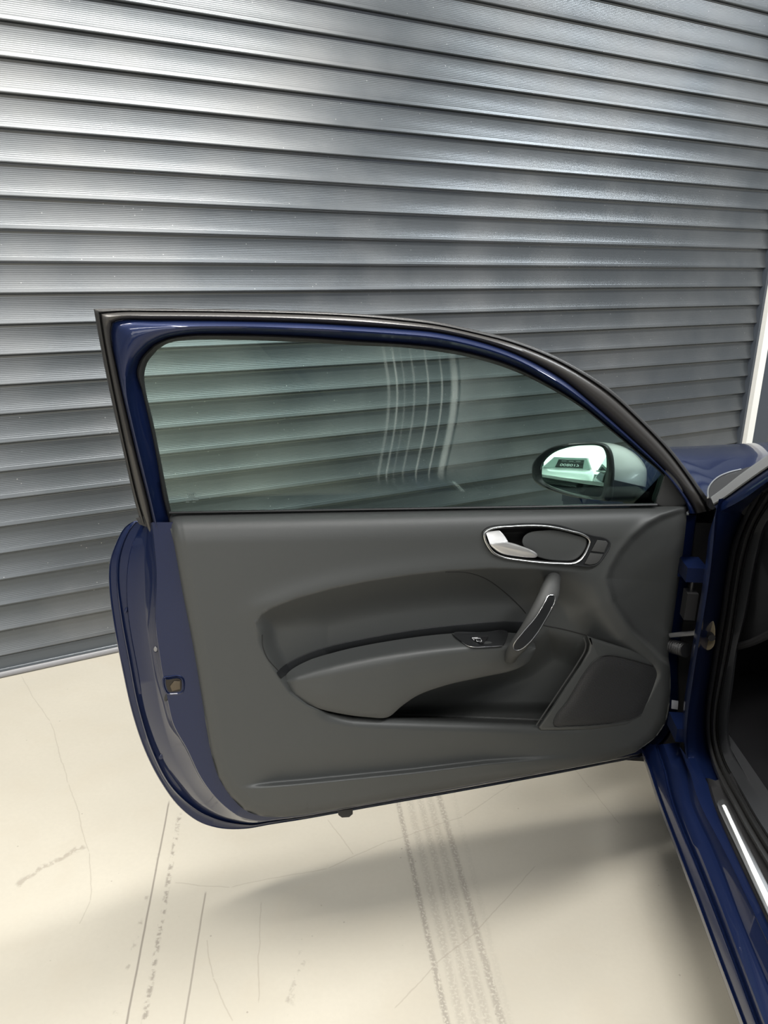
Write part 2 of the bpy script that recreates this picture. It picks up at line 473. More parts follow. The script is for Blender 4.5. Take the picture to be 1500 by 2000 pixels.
# --- floor
def floor_mat():
    m = bpy.data.materials.new('cream_sealed_concrete'); m.use_nodes = True
    nt = m.node_tree; b = nt.nodes['Principled BSDF']; N = nt.nodes.new; L = nt.links.new
    g = N('ShaderNodeNewGeometry')
    def math_(op, a, b_=None, c=None):
        n = N('ShaderNodeMath'); n.operation = op
        for i, v in enumerate((a, b_, c)):
            if v is None: continue
            if isinstance(v, (int, float)): n.inputs[i].default_value = v
            else: L(v, n.inputs[i])
        return n.outputs[0]
    def noise(scale, detail=4, dist=0, vec=None, rough=.55):
        n = N('ShaderNodeTexNoise'); n.inputs['Scale'].default_value = scale; n.inputs['Detail'].default_value = detail
        n.inputs['Distortion'].default_value = dist; n.inputs['Roughness'].default_value = rough
        L(vec or g.outputs['Position'], n.inputs['Vector']); return n.outputs['Fac']
    def rng(v, a, b_, c=0, d=1):
        n = N('ShaderNodeMapRange'); L(v, n.inputs['Value'])
        n.inputs['From Min'].default_value = a; n.inputs['From Max'].default_value = b_; n.inputs['To Min'].default_value = c; n.inputs['To Max'].default_value = d
        return n.outputs[0]
    def mix(f, a, b_):
        n = N('ShaderNodeMix'); n.data_type = 'RGBA'
        L(f, n.inputs['Factor']) if not isinstance(f, (int, float)) else setattr(n.inputs['Factor'], 'default_value', f)
        for k, v in (('A', a), ('B', b_)):
            if isinstance(v, tuple): n.inputs[k].default_value = v
            else: L(v, n.inputs[k])
        return n.outputs['Result']
    base = mix(rng(noise(1.6, 6), .3, .7), (.41, .385, .325, 1), (.46, .43, .362, 1))
    base = mix(math_('MULTIPLY', rng(noise(7, 8, .6), .50, .72), .60), base, (.43, .395, .325, 1))
    base = mix(math_('MULTIPLY', rng(noise(90, 3), .35, .65), .25), base, (.40, .37, .315, 1))
    dots = N('ShaderNodeTexVoronoi'); dots.inputs['Scale'].default_value = 34; L(g.outputs['Position'], dots.inputs['Vector'])
    dm = math_('MULTIPLY', math_('LESS_THAN', dots.outputs['Distance'], .07), rng(noise(5, 2), .55, .62, 0, .55))
    base = mix(dm, base, (.20, .18, .15, 1))
    sp = N('ShaderNodeSeparateXYZ'); L(g.outputs['Position'], sp.inputs[0])
    def along(a, b_, wob=0.0, wscale=6):
        """(t, s): metres across and 0..1 along the floor line a-b"""
        ax, ay = a[:2]; bx, by = b_[:2]
        dx, dy = bx - ax, by - ay; ln = math.hypot(dx, dy)
        X = math_('SUBTRACT', sp.outputs[0], ax); Y = math_('SUBTRACT', sp.outputs[1], ay)
        s = math_('DIVIDE', math_('ADD', math_('MULTIPLY', X, dx / ln), math_('MULTIPLY', Y, dy / ln)), ln)
        t = math_('SUBTRACT', math_('MULTIPLY', X, -dy / ln), math_('MULTIPLY', Y, -dx / ln))
        if wob:
            t = math_('ADD', t, math_('MULTIPLY', math_('SUBTRACT', noise(wscale, 4), .5), wob))
        return t, s
    def window(s, a, b_, soft=.04):
        return math_('MULTIPLY', rng(s, a, a + soft), rng(s, b_, b_ - soft))
    def line(a, b_, width, strength, wob=0.0, wscale=6, brk=None, col=(.16, .14, .12, 1), ext=(0, 1)):
        nonlocal base
        t, s = along(at_z(*a, 0), at_z(*b_, 0), wob, wscale)
        k = rng(math_('ABSOLUTE', t), width * .35, width, strength, 0)
        k = math_('MULTIPLY', k, window(s, ext[0], ext[1], .03))
        if brk: k = math_('MULTIPLY', k, rng(noise(brk[0], 4), brk[1], brk[1] + .1))
        base = mix(k, base, col)
    # tyre print under the door: five stripes, broken up
    stripes = [((778, 1570), (876, 2010), .009, .60), ((800, 1565), (905, 2010), .013, .26), ((820, 1560), (932, 2010), .012, .28),
               ((838, 1555), (955, 2010), .013, .28), ((856, 1550), (984, 2010), .011, .50), ((884, 1545), (1000, 2010), .010, .10)]
    for a, b_, w_, st in stripes:
        line(a, b_, w_, st, .004, 30, (160, .40), (.20, .18, .155, 1), (-.12, 1.3))
    # older skid lines on the left
    line((331, 1562), (247, 2000), .0030, .75, .003, 10, None, ext=(0, 1.4))
    line((352, 1585), (283, 1990), .0075, .6, .006, 30, (60, .47), ext=(0, 1.05))
    line((318, 1640), (220, 2000), .0060, .4, .008, 30, (45, .56), ext=(0, 1.2))
    line((402, 1740), (360, 2000), .0028, .6, .004, 10, None, ext=(0, 1.4))
    line((590, 1840), (565, 1990), .006, .25, .01, 20, (45, .52))
    line((595, 1875), (560, 1960), .006, .35, .01, 30, (60, .50))
    # hairline cracks
    for a, b_ in (((40, 1320), (98, 1410)), ((98, 1410), (135, 1530)), ((135, 1530), (175, 1665)), ((175, 1665), (178, 1760)), ((178, 1760), (155, 1805)),
                  ((340, 1725), (450, 1732)), ((450, 1732), (640, 1695)), ((640, 1695), (755, 1645)), ((755, 1645), (905, 1595)), ((905, 1595), (1000, 1530)),
                  ((1045, 1690), (930, 1820)), ((930, 1820), (850, 1885)), ((850, 1885), (770, 1970)), ((640, 1600), (690, 1670)),
                  ((405, 1835), (415, 1910)), ((415, 1910), (455, 1995)), ((508, 1760), (505, 1960)), ((1120, 1500), (1210, 1610))):
        line(a, b_, .0020, .36, .018, 9, None, (.25, .22, .18, 1))
    # flaked patch at the left
    t, s = along(at_z(30, 1730, 0), at_z(165, 1650, 0), .10, 9)
    k = math_('MULTIPLY', rng(math_('ABSOLUTE', t), .004, .012, .55, 0), window(s, 0, 1)); k = math_('MULTIPLY', k, rng(noise(50, 4), .42, .52))
    base = mix(k, base, (.25, .22, .18, 1))
    L(base, b.inputs['Base Color'])
    b.inputs['Roughness'].default_value = .42
    L(rng(noise(4, 5), .3, .7, .36, .52), b.inputs['Roughness'])
    bp = N('ShaderNodeBump'); bp.inputs['Strength'].default_value = .12; bp.inputs['Distance'].default_value = .003
    L(noise(25, 6), bp.inputs['Height']); L(bp.outputs[0], b.inputs['Normal'])
    return m
fl = obj('floor', [(-7, -7, 0), (7, -7, 0), (7, 6, 0), (-7, 6, 0)], [(0, 1, 2, 3)], floor_mat(), None, smooth=False)
tag(fl, 'pale cream sealed concrete floor with cracks and tyre marks', None, kind='structure')

# ------------------------------------------------------------------ the car
car = empty('car', C0 + ECS * 0.85 - ECF * 0.5)
tag(car, 'dark blue hatchback with its near front door swung wide open', 'car')

# ---- door shell (the part "door" carries everything that swings with it)
TRIM_L = [(333, 1003), (331, 1019), (340, 1064), (356, 1154), (376, 1256), (395, 1368), (411, 1464), (427, 1518), (440, 1541)]
TRIM_B = [(440, 1541), (452, 1557), (478, 1582), (510, 1594), (550, 1596), (590, 1592), (620, 1587), (700, 1573), (800, 1555), (1000, 1519), (1150, 1492), (1200, 1482), (1240, 1470)]
TRIM_R = [(1340, 988), (1341, 1000), (1336, 1060), (1328, 1120), (1318, 1190), (1310, 1250), (1306, 1283), (1309, 1306), (1309, 1360), (1300, 1410), (1280, 1440), (1240, 1470)]
TRIM_T = [(333, 1003), (600, 999), (900, 995), (1200, 991), (1300, 989), (1340, 988)]

SIL = [(259, 1019), (244, 1029), (225, 1064), (214, 1099), (213, 1144), (222, 1218), (238, 1304), (260, 1400), (286, 1474), (318, 1534), (350, 1576), (388, 1605), (430, 1618), (478, 1619), (526, 1611), (590, 1601), (690, 1583), (900, 1546), (1100, 1509), (1200, 1489), (1250, 1480)]
LN2 = [(264, 1020), (250, 1037), (232, 1083), (228, 1128), (235, 1198), (251, 1288), (270, 1384), (299, 1474), (334, 1538), (382, 1582), (414, 1598), (450, 1608), (490, 1612), (526, 1606), (590, 1598), (690, 1580), (900, 1543), (1100, 1506), (1200, 1487), (1250, 1478)]
LN3 = [(278, 1020), (268, 1040), (254, 1077), (247, 1128), (249, 1198), (267, 1304), (286, 1400), (318, 1483), (350, 1533), (388, 1574), (420, 1592), (455, 1603), (490, 1608), (530, 1603), (590, 1596), (690, 1578), (900, 1541), (1100, 1504), (1200, 1485), (1250, 1476)]
LN5 = [(290, 1020), (286, 1060), (284, 1112), (286, 1200), (300, 1300), (318, 1400), (350, 1495), (382, 1548), (410, 1578), (440, 1594), (470, 1602), (500, 1606), (530, 1602), (590, 1594), (690, 1576), (900, 1540), (1100, 1503), (1200, 1484), (1250, 1474)]
LN4 = [(298, 1020), (302, 1064), (306, 1112), (305, 1224), (312, 1278), (321, 1333), (328, 1368), (340, 1416), (366, 1463), (395, 1522), (430, 1566), (468, 1594), (510, 1603), (540, 1600), (590, 1593), (690, 1575), (900, 1538), (1100, 1501), (1200, 1482), (1250, 1472)]
TRI = [(345, 1020), (352, 1064), (366, 1154), (386, 1256), (405, 1368), (421, 1464), (437, 1518), (462, 1553), (488, 1574), (520, 1585), (560, 1585), (620, 1577), (700, 1563), (800, 1545), (1000, 1509), (1150, 1482), (1230, 1462)]

def shell_loop(curve, w, rx, n=150):
    A = cr(curve, n)                                     # left edge and bottom
    ex, ey = A[-1]
    B = cr([(ex, ey), (ex + 40, ey - 22), (rx + 1302 - 1300, 1400), (rx + 1306 - 1300, 1290), (rx + 1328 - 1300, 1120), (rx + 1342 - 1300, 1006)], 40)[1:]
    Cc = lin([B[-1], A[0]], 40)[1:-1]
    P = np.vstack([A, B, Cc])
    return dp(P[:, 0], P[:, 1], w - .045 * ss((P[:, 0] - 1190) / 90) * (w > -.08))
loops = [shell_loop(TRI, -.020, 1288), shell_loop(LN4, -.022, 1316), shell_loop(np.array(LN4) - [2.0, -0.8], -.026, 1318), shell_loop(np.array(LN4) - [3.5, -1], -.036, 1319),
         shell_loop(LN5, -.058, 1319), shell_loop(np.array(LN5) - [3, -1], -.064, 1319), shell_loop(np.array(LN3) + [2, -1], -.080, 1319), shell_loop(LN3, -.088, 1319),
         shell_loop(np.array(LN2) + [5, -1.5], -.092, 1319), shell_loop(np.array(LN2) + [1.5, -.5], -.088, 1319), shell_loop(LN2, -.090, 1319), shell_loop(np.array(LN2) - [1.5, -.5], -.098, 1319),
         shell_loop(np.array(SIL) + [4, -1.5], -.102, 1319), shell_loop(np.array(SIL) + [1, -.4], -.101, 1319), shell_loop(SIL, -.104, 1319), shell_loop(np.array(SIL) + [.5, 0], -.110, 1319)]
back = loops[-1]
cen = back.mean(0)
for k, dw in ((.97, -.012), (.85, -.035), (.6, -.055), (.3, -.065)):
    loops.append(cen + (back - cen) * k + EW * dw)
mbs = MB().loft(loops, cu=True)
n_ = len(loops[0]); b_ = len(mbs.v) - n_
mbs.f.append(tuple(range(b_, b_ + n_)))
door = mbs.build('door', M_BLUE, car, sharp=40)
tag(door, 'open dark blue front door with charcoal trim inside')

# ---- trim panel: one sculpted sheet
REC = [(497, 1235), (498, 1215), (510, 1198), (530, 1186), (580, 1167), (650, 1148), (720, 1134), (800, 1122), (880, 1113), (960, 1109), (1040, 1111), (1100, 1115), (1150, 1119), (1184, 1126),
       (1195, 1172), (1232, 1232), (1290, 1290), (1298, 1299), (1292, 1325), (1266, 1372), (1230, 1405), (1155, 1416), (1052, 1416), (900, 1410), (750, 1405), (690, 1402), (640, 1394), (600, 1378), (565, 1354), (543, 1325), (515, 1280), (502, 1255)]
FAC = [(1345, 988), (1318, 996), (1290, 1006), (1262, 1022), (1232, 1047), (1207, 1078), (1190, 1108), (1183, 1130), (1196, 1178), (1232, 1234), (1290, 1290), (1312, 1304), (1330, 1250), (1350, 1100)]
FAC_CREASE = FAC[:12]
BOWL = [(946, 1042), (954, 1034.5), (1005, 1027.6), (1068, 1027.6), (1110, 1036), (1140, 1045), (1152, 1055.5), (1149, 1069), (1134, 1093), (1122, 1099.6), (1095, 1100.5), (1020, 1094.5), (976, 1086), (960, 1076)]
PKT = [(700, 1404), (790, 1350), (930, 1300), (1010, 1270), (1070, 1225), (1135, 1245), (1200, 1300), (1180, 1390), (1120, 1480), (690, 1480)]
OUTL = TRIM_L + TRIM_B[1:] + TRIM_R[::-1][1:]

def hw(X, Y):
    X = np.asarray(X, float); Y = np.asarray(Y, float)
    w = np.zeros(X.shape)
    # gentle belly
    w += .006 * np.sin(np.clip((X - 330) / 1000, 0, 1) * math.pi)
    # rounded rim
    d = seg_dist(OUTL, X, Y); r = 20.0
    q = np.clip(1 - d / r, 0, 1)
    w -= .018 * (1 - np.sqrt(np.clip(1 - q * q, 0, 1)))
    d2 = np.clip(d - 17, 0, 9) / 9
    w -= .0016 * (1 - ss(d2)) * (X < 600)
    # shoulder rolling into the window sill
    dt = np.clip(Y - np.interp(X, [333, 1340], [1003, 988]), 0, None)
    q = np.clip(1 - dt / 62, 0, 1)
    w -= .046 * (1 - np.sqrt(np.clip(1 - q * q, 0, 1)))
    # recess behind the armrest
    d = sdf(REC, X, Y)
    ins = d > 0
    xt = np.clip(seg_dist(REC[0:14], X, Y) / np.interp(X, [520, 640], [45, 74]), 0, 1)
    t = (.35 * ss(xt) + .65 * (1 - (1 - xt) ** 2.2)) * ss(seg_dist(REC[13:18], X, Y) / np.interp(Y, [1120, 1250, 1320], [120, 90, 20]))
    t = t * ss(seg_dist(REC[17:] + REC[:1], X, Y) / np.interp(Y, [1235, 1330, 1395], [40, 30, 10]))
    t = np.where(ins, t, 0)
    dep = np.interp(X, [520, 640, 1000, 1150, 1250], [.040, .062, .066, .050, .022])
    w -= dep * t
    # rounded lip along the bottom of the pocket
    w -= .014 * (1 - np.clip(-d / 20, 0, 1)) ** 2 * ss((Y - 1370) / 25) * ss((X - 600) / 80) * (1 - ss((X - 1100) / 60))
    # a shoulder lip above the recess
    w += .006 * np.exp(-(np.clip(-d, 0, None) / 26) ** 2) * (d < 0) * (1 - ss((Y - 1170) / 60)) * (1 - ss((X - 1020) / 140))
    w += .006 * (d >= 0) * (1 - ss((Y - 1190) / 60)) * (1 - ss((X - 1020) / 140)) * (1 - t)
    # pocket
    d = sdf(PKT, X, Y)
    w -= .075 * ss(d / 60) * np.interp(X, [930, 1130], [1, .45]) * ss(seg_dist(REC[17:], X, Y) / 10) * ins
    w -= .07 * ss((sdf(BOWL, X, Y) + 1) / 5)
    # front facet falls away to the hinge side
    dc = seg_dist(FAC_CREASE, X, Y) * (sdf(FAC, X, Y) > 0)
    w -= .040 * (1 - np.exp(-dc / 60.0)) + .011 * ss(dc / 13) 
    w += .0022 * np.exp(-(seg_dist(FAC_CREASE, X, Y) / 9.0) ** 2)
    # lower crease
    yc = np.interp(X, [440, 480, 600, 800, 950, 1130, 1300], [1539, 1536, 1526, 1506, 1488, 1474, 1462])
    st = ss((X - 460) / 90) * (1 - ss((X - 900) / 240))
    t = Y - yc
    w += st * (.019 * ss((t + 5) / 11) - .00018 * np.clip(t, 0, 60)) - st * .007 * ss((t + 70) / 64) * (t < 0) - st * .007 * (t >= 0)
    return w

NU, NV = 440, 270
tT = cr(TRIM_T, NU); tB = cr(TRIM_B, NU); tL = cr(TRIM_L, NV); tR = cr(TRIM_R, NV)
uu = np.linspace(0, 1, NU)[None, :, None]; vv = np.linspace(0, 1, NV)[:, None, None]
G = (1 - vv) * tT[None] + vv * tB[None] + (1 - uu) * tL[:, None] + uu * tR[:, None] \
    - ((1 - uu) * (1 - vv) * tT[0] + uu * (1 - vv) * tT[-1] + (1 - uu) * vv * tB[0] + uu * vv * tB[-1])
Wg = hw(G[..., 0], G[..., 1])
mb = MB().loft(dp(G[..., 0], G[..., 1], Wg))
trim = mb.build('trim_panel', M_TRIM, door, sharp=0)
tag(trim, 'charcoal moulded inner trim panel')

# window seal along the belt
bl = lin([(330, 1001), (1284, 985)], 40)
rows = [dp(bl[:, 0], bl[:, 1] + dy, w_) for dy, w_ in ((3.5, -.030), (1.5, -.022), (-1.0, -.024), (-2.5, -.030), (-2.0, -.05))]
MB().loft(rows).build('window_seal', M_BLACK, door)

# seams of the soft insert
def seam(pts, r=.0011, lift=0.0002, n=60):
    P = cr(pts, n)
    return dp(P[:, 0], P[:, 1], hw(P[:, 0], P[:, 1]) + lift)
MB().tube(seam([(512, 1240), (513, 1262), (522, 1285), (543, 1310)]), .0010, 6).build('insert_seam', M_SEAM, door)
MB().tube(seam([(870, 1117), (915, 1119), (950, 1131), (985, 1156), (1015, 1184), (1027, 1198)]), .0010, 6).build('insert_seam', M_SEAM, door)

# glossy strip over the armrest
S1 = cr([(541, 1313), (552, 1302), (600, 1276), (650, 1260), (700, 1249), (800, 1231), (900, 1219), (960, 1214), (1030, 1213)], 60)
S2 = cr([(549, 1322), (560, 1313), (600, 1291), (650, 1275), (700, 1264), (800, 1248), (900, 1236), (960, 1234), (1030, 1236)], 60)
ws = hw(S1[:, 0], S1[:, 1])
rows = [dp(S1[:, 0], S1[:, 1] - 1, ws - .004), dp(S1[:, 0], S1[:, 1], ws + .0015), dp(S1[:, 0], S1[:, 1] + 1.5, ws + .003), dp(S2[:, 0], S2[:, 1] + 2, ws + .004), dp(S2[:, 0], S2[:, 1] + 6, ws - .004)]
MB().loft(rows).build('trim_strip', M_GLOSSBLK, door, sharp=45)

# ---- armrest
T_ = cr([(551, 1331), (562, 1314), (600, 1291), (650, 1275), (700, 1263), (800, 1246), (870, 1238), (930, 1235), (985, 1235), (1025, 1241), (1044, 1256)], 90)
R_ = cr([(551, 1333), (575, 1327), (650, 1307), (750, 1286), (830, 1273), (880, 1267), (930, 1263), (975, 1262), (1010, 1263), (1035, 1264), (1046, 1264)], 90)
B_ = cr([(551, 1335), (572, 1356), (615, 1380), (660, 1392), (720, 1400), (757, 1400), (785, 1378), (815, 1358), (870, 1338), (950, 1320), (1000, 1309), (1030, 1294), (1046, 1270)], 90)
s90 = np.linspace(0, 1, 90)
wT = np.interp(s90, [0, .08, .2, 1], [-.014, -.028, -.036, -.040])
wR = np.interp(s90, [0, .06, .2, .45, .8, .93, 1], [-.012, .004, .018, .030, .036, .030, .008])
wB = np.interp(s90, [0, .06, .2, .4, .6, .9, 1], [-.014, -.002, .006, .010, .016, .016, .004])
rows = []
for t in np.linspace(0, 1, 8)[:-1]:
    k = t * .72
    rows.append(dp(T_[:, 0] * (1 - k) + R_[:, 0] * k, T_[:, 1] * (1 - k) + R_[:, 1] * k, wT * (1 - k) + wR * k))
m1 = (T_ * .28 + R_ * .72, wT * .28 + wR * .72); m2 = (R_ * .75 + B_ * .25, wR * .75 + wB * .25)
for t in np.linspace(0, 1, 9):
    a_, b2, c_ = (1 - t) ** 2, 2 * t * (1 - t), t * t
    P = m1[0] * a_ + R_ * b2 + m2[0] * c_; W_ = m1[1] * a_ + wR * b2 + m2[1] * c_
    rows.append(dp(P[:, 0], P[:, 1], W_))
for t in np.linspace(0, 1, 7)[1:]:
    k = .25 + .75 * t
    bul = .004 * math.sin(math.pi * t)
    P = R_ * (1 - k) + B_ * k
    rows.append(dp(P[:, 0], P[:, 1], wR * (1 - k) + wB * k + bul * ss(s90 / .2)))
for dy, dw in ((1.0, -.002), (1.0, -.006), (-2, -.03), (-6, -.07)):
    rows.append(dp(B_[:, 0], B_[:, 1] + dy, wB + dw))
MB().loft(rows).build('armrest', M_TRIM, door, sharp=60)

def arm_w(X, Y):                                          # height of the armrest's top face
    yt = np.interp(X, T_[:, 0], T_[:, 1]); yr = np.interp(X, R_[:, 0], R_[:, 1])
    a_ = np.interp(X, T_[:, 0], wT); b2 = np.interp(X, R_[:, 0], wR)
    k = np.clip((Y - yt) / (yr - yt), 0, 1)
    return a_ * (1 - k) + b2 * k - .006 * ss((k - .6) / .4)

# window switch
sw = cr([(884, 1237), (940, 1235), (992, 1234), (990, 1246), (982, 1261), (950, 1263), (922, 1263), (910, 1259)], 48, closed=True)
plate(MB(), sw, arm_w(sw[:, 0], sw[:, 1]) + .0065, .009, 1.0).build('switch_plate', M_GLOSSBLK, door)
sk = np.array([(920, 1244), (954, 1241.5), (953, 1246), (944, 1257), (938, 1258), (930, 1251)], float)
plate(MB(), sk, arm_w(sk[:, 0], sk[:, 1]) + .0088, .006, 1.0).build('window_switch', M_BLACK, door)
# the little car-door pictogram on it
mb = MB()
for seg in ([(922, 1246), (933, 1245.5)], [(926, 1247.5), (938, 1246.5), (941, 1252), (938, 1254)], [(930, 1249), (931, 1252.5), (937, 1253)], [(922, 1246), (926, 1250)]):
    P = lin(seg, 8)
    mb.tube(dp(P[:, 0], P[:, 1], arm_w(P[:, 0], P[:, 1]) + .0090), .0007, 5)
mb.build('switch_pictogram', M_PLASTW, door)
E2 = cr([(884, 1237), (897, 1249), (910, 1259.5), (922, 1263.5), (950, 1263.5), (982, 1261.5)], 30)
MB().tube(dp(E2[:, 0], E2[:, 1], arm_w(E2[:, 0], E2[:, 1]) + .0062), .0007, 6).build('switch_rim', M_ALU, door)

# ---- pull handle
hp = cr([(1080, 1124, -.045), (1079, 1133, -.01), (1077, 1146, .022), (1069, 1168, .046), (1052, 1200, .060), (1032, 1233, .062), (1013, 1260, .056), (1002, 1276, .044), (997, 1288, .028)], 60)
rad = np.interp(np.linspace(0, 1, 60), [0, .15, .5, .85, 1], [.0215, .0235, .0205, .0185, .013])
MB().tube(dp(hp[:, 0], hp[:, 1], hp[:, 2]), rad, 20, ry=rad * .75).build('pull_handle', M_TRIM2, door, sharp=50)
def handle_w(X, Y):
    return np.interp(Y, hp[:, 1], hp[:, 2])
inl = np.array([(1072, 1163), (1083, 1164), (1084, 1172), (1075, 1193), (1062, 1216), (1048, 1238), (1032, 1257), (1013, 1270), (1005, 1269), (1003, 1261), (1020, 1237), (1047, 1205), (1064, 1177)], float)
inl_s = cr(inl, 70, closed=True)
iw = handle_w(inl_s[:, 0], inl_s[:, 1]) + np.interp(inl_s[:, 0] - np.interp(inl_s[:, 1], hp[:, 1], hp[:, 0]), [-20, 0, 8, 16, 22], [.009, .0185, .0178, .0150, .0120])
plate(MB(), inl_s, iw + .0045, .010, 1.0).build('handle_inlay', M_GLOSSBLK, door)
MB().tube(dp(inl_s[:, 0], inl_s[:, 1], iw + .0045), .0008, 6, closed=True).build('inlay_chrome_edge', M_CHROME, door)

# ---- door opener
BZ = cr([(942, 1039), (949, 1031), (990, 1024), (1041, 1021.6), (1092, 1025.5), (1128, 1036), (1155, 1045), (1186, 1053), (1193, 1062), (1180, 1089), (1168, 1103), (1152, 1107.5), (1122, 1105.5), (1050, 1098), (978, 1089), (958, 1079)], 100, closed=True)
RG = cr([(946, 1042), (954, 1034.5), (1005, 1027.6), (1068, 1027.6), (1110, 1036), (1140, 1045), (1152, 1055.5), (1149, 1069), (1134, 1093), (1122, 1099.6), (1095, 1100.5), (1020, 1094.5), (976, 1086), (960, 1076)], 100, closed=True)
def shoulder(X, Y): return hw(X, Y)
wb = shoulder(BZ[:, 0], BZ[:, 1]); wr_ = shoulder(RG[:, 0], RG[:, 1])
# plane fitted to the trim under the bezel
Ax = np.stack([np.ones(100), BZ[:, 0], BZ[:, 1]], 1); cf = np.linalg.lstsq(Ax, wb, rcond=None)[0]
def bzw(X, Y): return cf[0] + cf[1] * X + cf[2] * Y
B1 = offset(BZ, 3.0)
rows = [dp(BZ[:, 0], BZ[:, 1], np.minimum(bzw(*BZ.T), wb) - .012), dp(BZ[:, 0], BZ[:, 1], bzw(*BZ.T) + .004), dp(*offset(BZ, 1.2).T, bzw(*BZ.T) + .0062), dp(*B1.T, bzw(*B1.T) + .0055)]
# nearest-angle matched inner edge
ctr = np.array([1055, 1064.0])
def by_angle(loop, like):
    a = np.unwrap(np.arctan2(*((loop - ctr).T[::-1]))); b = np.arctan2(*((like - ctr).T[::-1]))
    L_ = np.array([loop[np.argmin(np.abs(np.angle(np.exp(1j * (a - q)))))] for q in b]); return L_
RGd = cr(RG, 800, closed=True)
R1 = by_angle(RGd, BZ)
rows += [dp(*R1.T, bzw(*R1.T) + .0045)]
MB().loft(rows, cu=True).build('opener_bezel', M_GLOSSBLK, door, sharp=50)
MB().tube(dp(*RG.T, bzw(*RG.T) + .0055), .0026, 10, closed=True, ry=.0030).build('chrome_ring', M_CHROME, door)
Rin = offset(RG, 2.0)
rows = [dp(*Rin.T, bzw(*Rin.T) + .005), dp(*offset(RG, 3.5).T, bzw(*Rin.T) - .004), dp(*offset(RG, 6).T, bzw(*Rin.T) - .028), dp(*offset(RG, 12).T, bzw(*Rin.T) - .042)]
cb = MB().loft(rows, cu=True); n_ = 100; cb.f.append(tuple(range(len(cb.v) - n_, len(cb.v))))
cb.build('opener_bowl', M_SEAM, door, sharp=50)
GP = cr([(1034, 1040), (1060, 1036), (1082, 1035), (1125, 1045), (1145, 1053), (1146, 1064), (1135, 1084), (1122, 1094), (1095, 1096), (1068, 1093), (1048, 1087), (1030, 1075), (1020, 1062), (1022, 1049)], 60, closed=True)
plate(MB(), GP, bzw(*GP.T) - .003 + (GP[:, 0] - 1080) * 5e-5, .012, 2.5).build('bowl_insert', M_TRIM, door)
LV1 = np.array([(948, 1039), (960, 1036.5), (975, 1035.4), (982, 1042), (988, 1050), (993, 1058.5), (980, 1060), (965, 1063), (957, 1064), (952, 1050)], float)
plate(MB(), LV1, bzw(*LV1.T) + np.interp(LV1[:, 1], [1035, 1064], [.001, .010]), .010, 1.5).build('opener_lever_root', M_LEVER, door)
LV2 = cr([(957, 1063, .010), (975, 1059, .012), (993, 1059, .012), (1020, 1067, .016), (1046, 1079, .017), (1050, 1084, .016), (1048, 1088, .014), (1036, 1089, .012), (1005, 1086, .010), (980, 1081, .009), (966, 1073, .009)], 60, closed=True)
plate(MB(), LV2[:, :2], bzw(*LV2[:, :2].T) + LV2[:, 2], .010, 4).build('opener_lever', M_LEVER, door)
B1p = np.array([(1166, 1054), (1184, 1056), (1188, 1061), (1180, 1080), (1154, 1076.5)], float)
B2p = np.array([(1152.5, 1079), (1178.5, 1082.5), (1172, 1096), (1164, 1102), (1152, 1104), (1141, 1101)], float)
for q in (B1p, B2p):
    plate(MB(), offset(q, .6), bzw(*q.T) + .0078, .006, 1.2).build('button', M_TRIM2, door)

# ---- speaker cover
SPK = np.array([(1146, 1241), (1158, 1246), (1230, 1268), (1302, 1300), (1300, 1325), (1290, 1350), (1272, 1380), (1252, 1404), (1224, 1418), (1155, 1425), (1056, 1427), (1051, 1419), (1075, 1385), (1105, 1340), (1135, 1296), (1148, 1272), (1151, 1258), (1147, 1248)], float)
spw = np.interp(SPK[:, 0], [1050, 1150, 1250, 1305], [.006, .008, .002, -.012])
plate(MB(), SPK, spw, .075, 7).build('speaker_surround', M_TRIM, door, sharp=50)
GR = cr([(1185, 1280), (1200, 1281), (1260, 1296), (1288, 1307), (1293, 1320), (1280, 1360), (1262, 1390), (1240, 1404), (1200, 1412), (1110, 1419), (1083, 1419), (1080, 1412), (1110, 1365), (1145, 1308), (1165, 1286)], 90, closed=True)
def spz(X): return np.interp(X, [1050, 1150, 1250, 1305], [.006, .008, .002, -.012])
def grille_mat():
    m = mat('speaker_mesh', (.020, .020, .021), .5)
    nt = m.node_tree; b = nt.nodes['Principled BSDF']; N = nt.nodes.new; L = nt.links.new
    g = N('ShaderNodeNewGeometry'); vo = N('ShaderNodeTexVoronoi'); vo.voronoi_dimensions = '2D'; vo.inputs['Scale'].default_value = 430; vo.inputs['Randomness'].default_value = .25
    dt = N('ShaderNodeVectorMath'); dt.operation = 'DOT_PRODUCT'; L(g.outputs['Position'], dt.inputs[0]); dt.inputs[1].default_value = tuple(EU)
    sx = N('ShaderNodeSeparateXYZ'); L(g.outputs['Position'], sx.inputs[0]); cx = N('ShaderNodeCombineXYZ'); L(dt.outputs['Value'], cx.inputs[0]); L(sx.outputs[2], cx.inputs[1])
    L(cx.outputs[0], vo.inputs['Vector'])
    r = N('ShaderNodeValToRGB'); r.color_ramp.elements[0].position = .25; r.color_ramp.elements[0].color = (.002, .002, .002, 1)
    r.color_ramp.elements[1].position = .45; r.color_ramp.elements[1].color = (.040, .041, .042, 1)
    L(vo.outputs['Distance'], r.inputs[0]); L(r.outputs[0], b.inputs['Base Color'])
    bp = N('ShaderNodeBump'); bp.inputs['Distance'].default_value = .001; bp.inputs['Strength'].default_value = .6
    L(vo.outputs['Distance'], bp.inputs['Height']); L(bp.outputs[0], b.inputs['Normal'])
    return m
G2 = offset(GR, 3)
rows = [dp(*GR.T, spz(GR[:, 0]) + .0006), dp(*offset(GR, 1.2).T, spz(GR[:, 0]) - .0012), dp(*offset(GR, 2.4).T, spz(GR[:, 0]) + .0006)]
gm = MB().loft(rows, cu=True)
ctr2 = np.array([1195, 1355.0])
inner = offset(GR, 2.4)
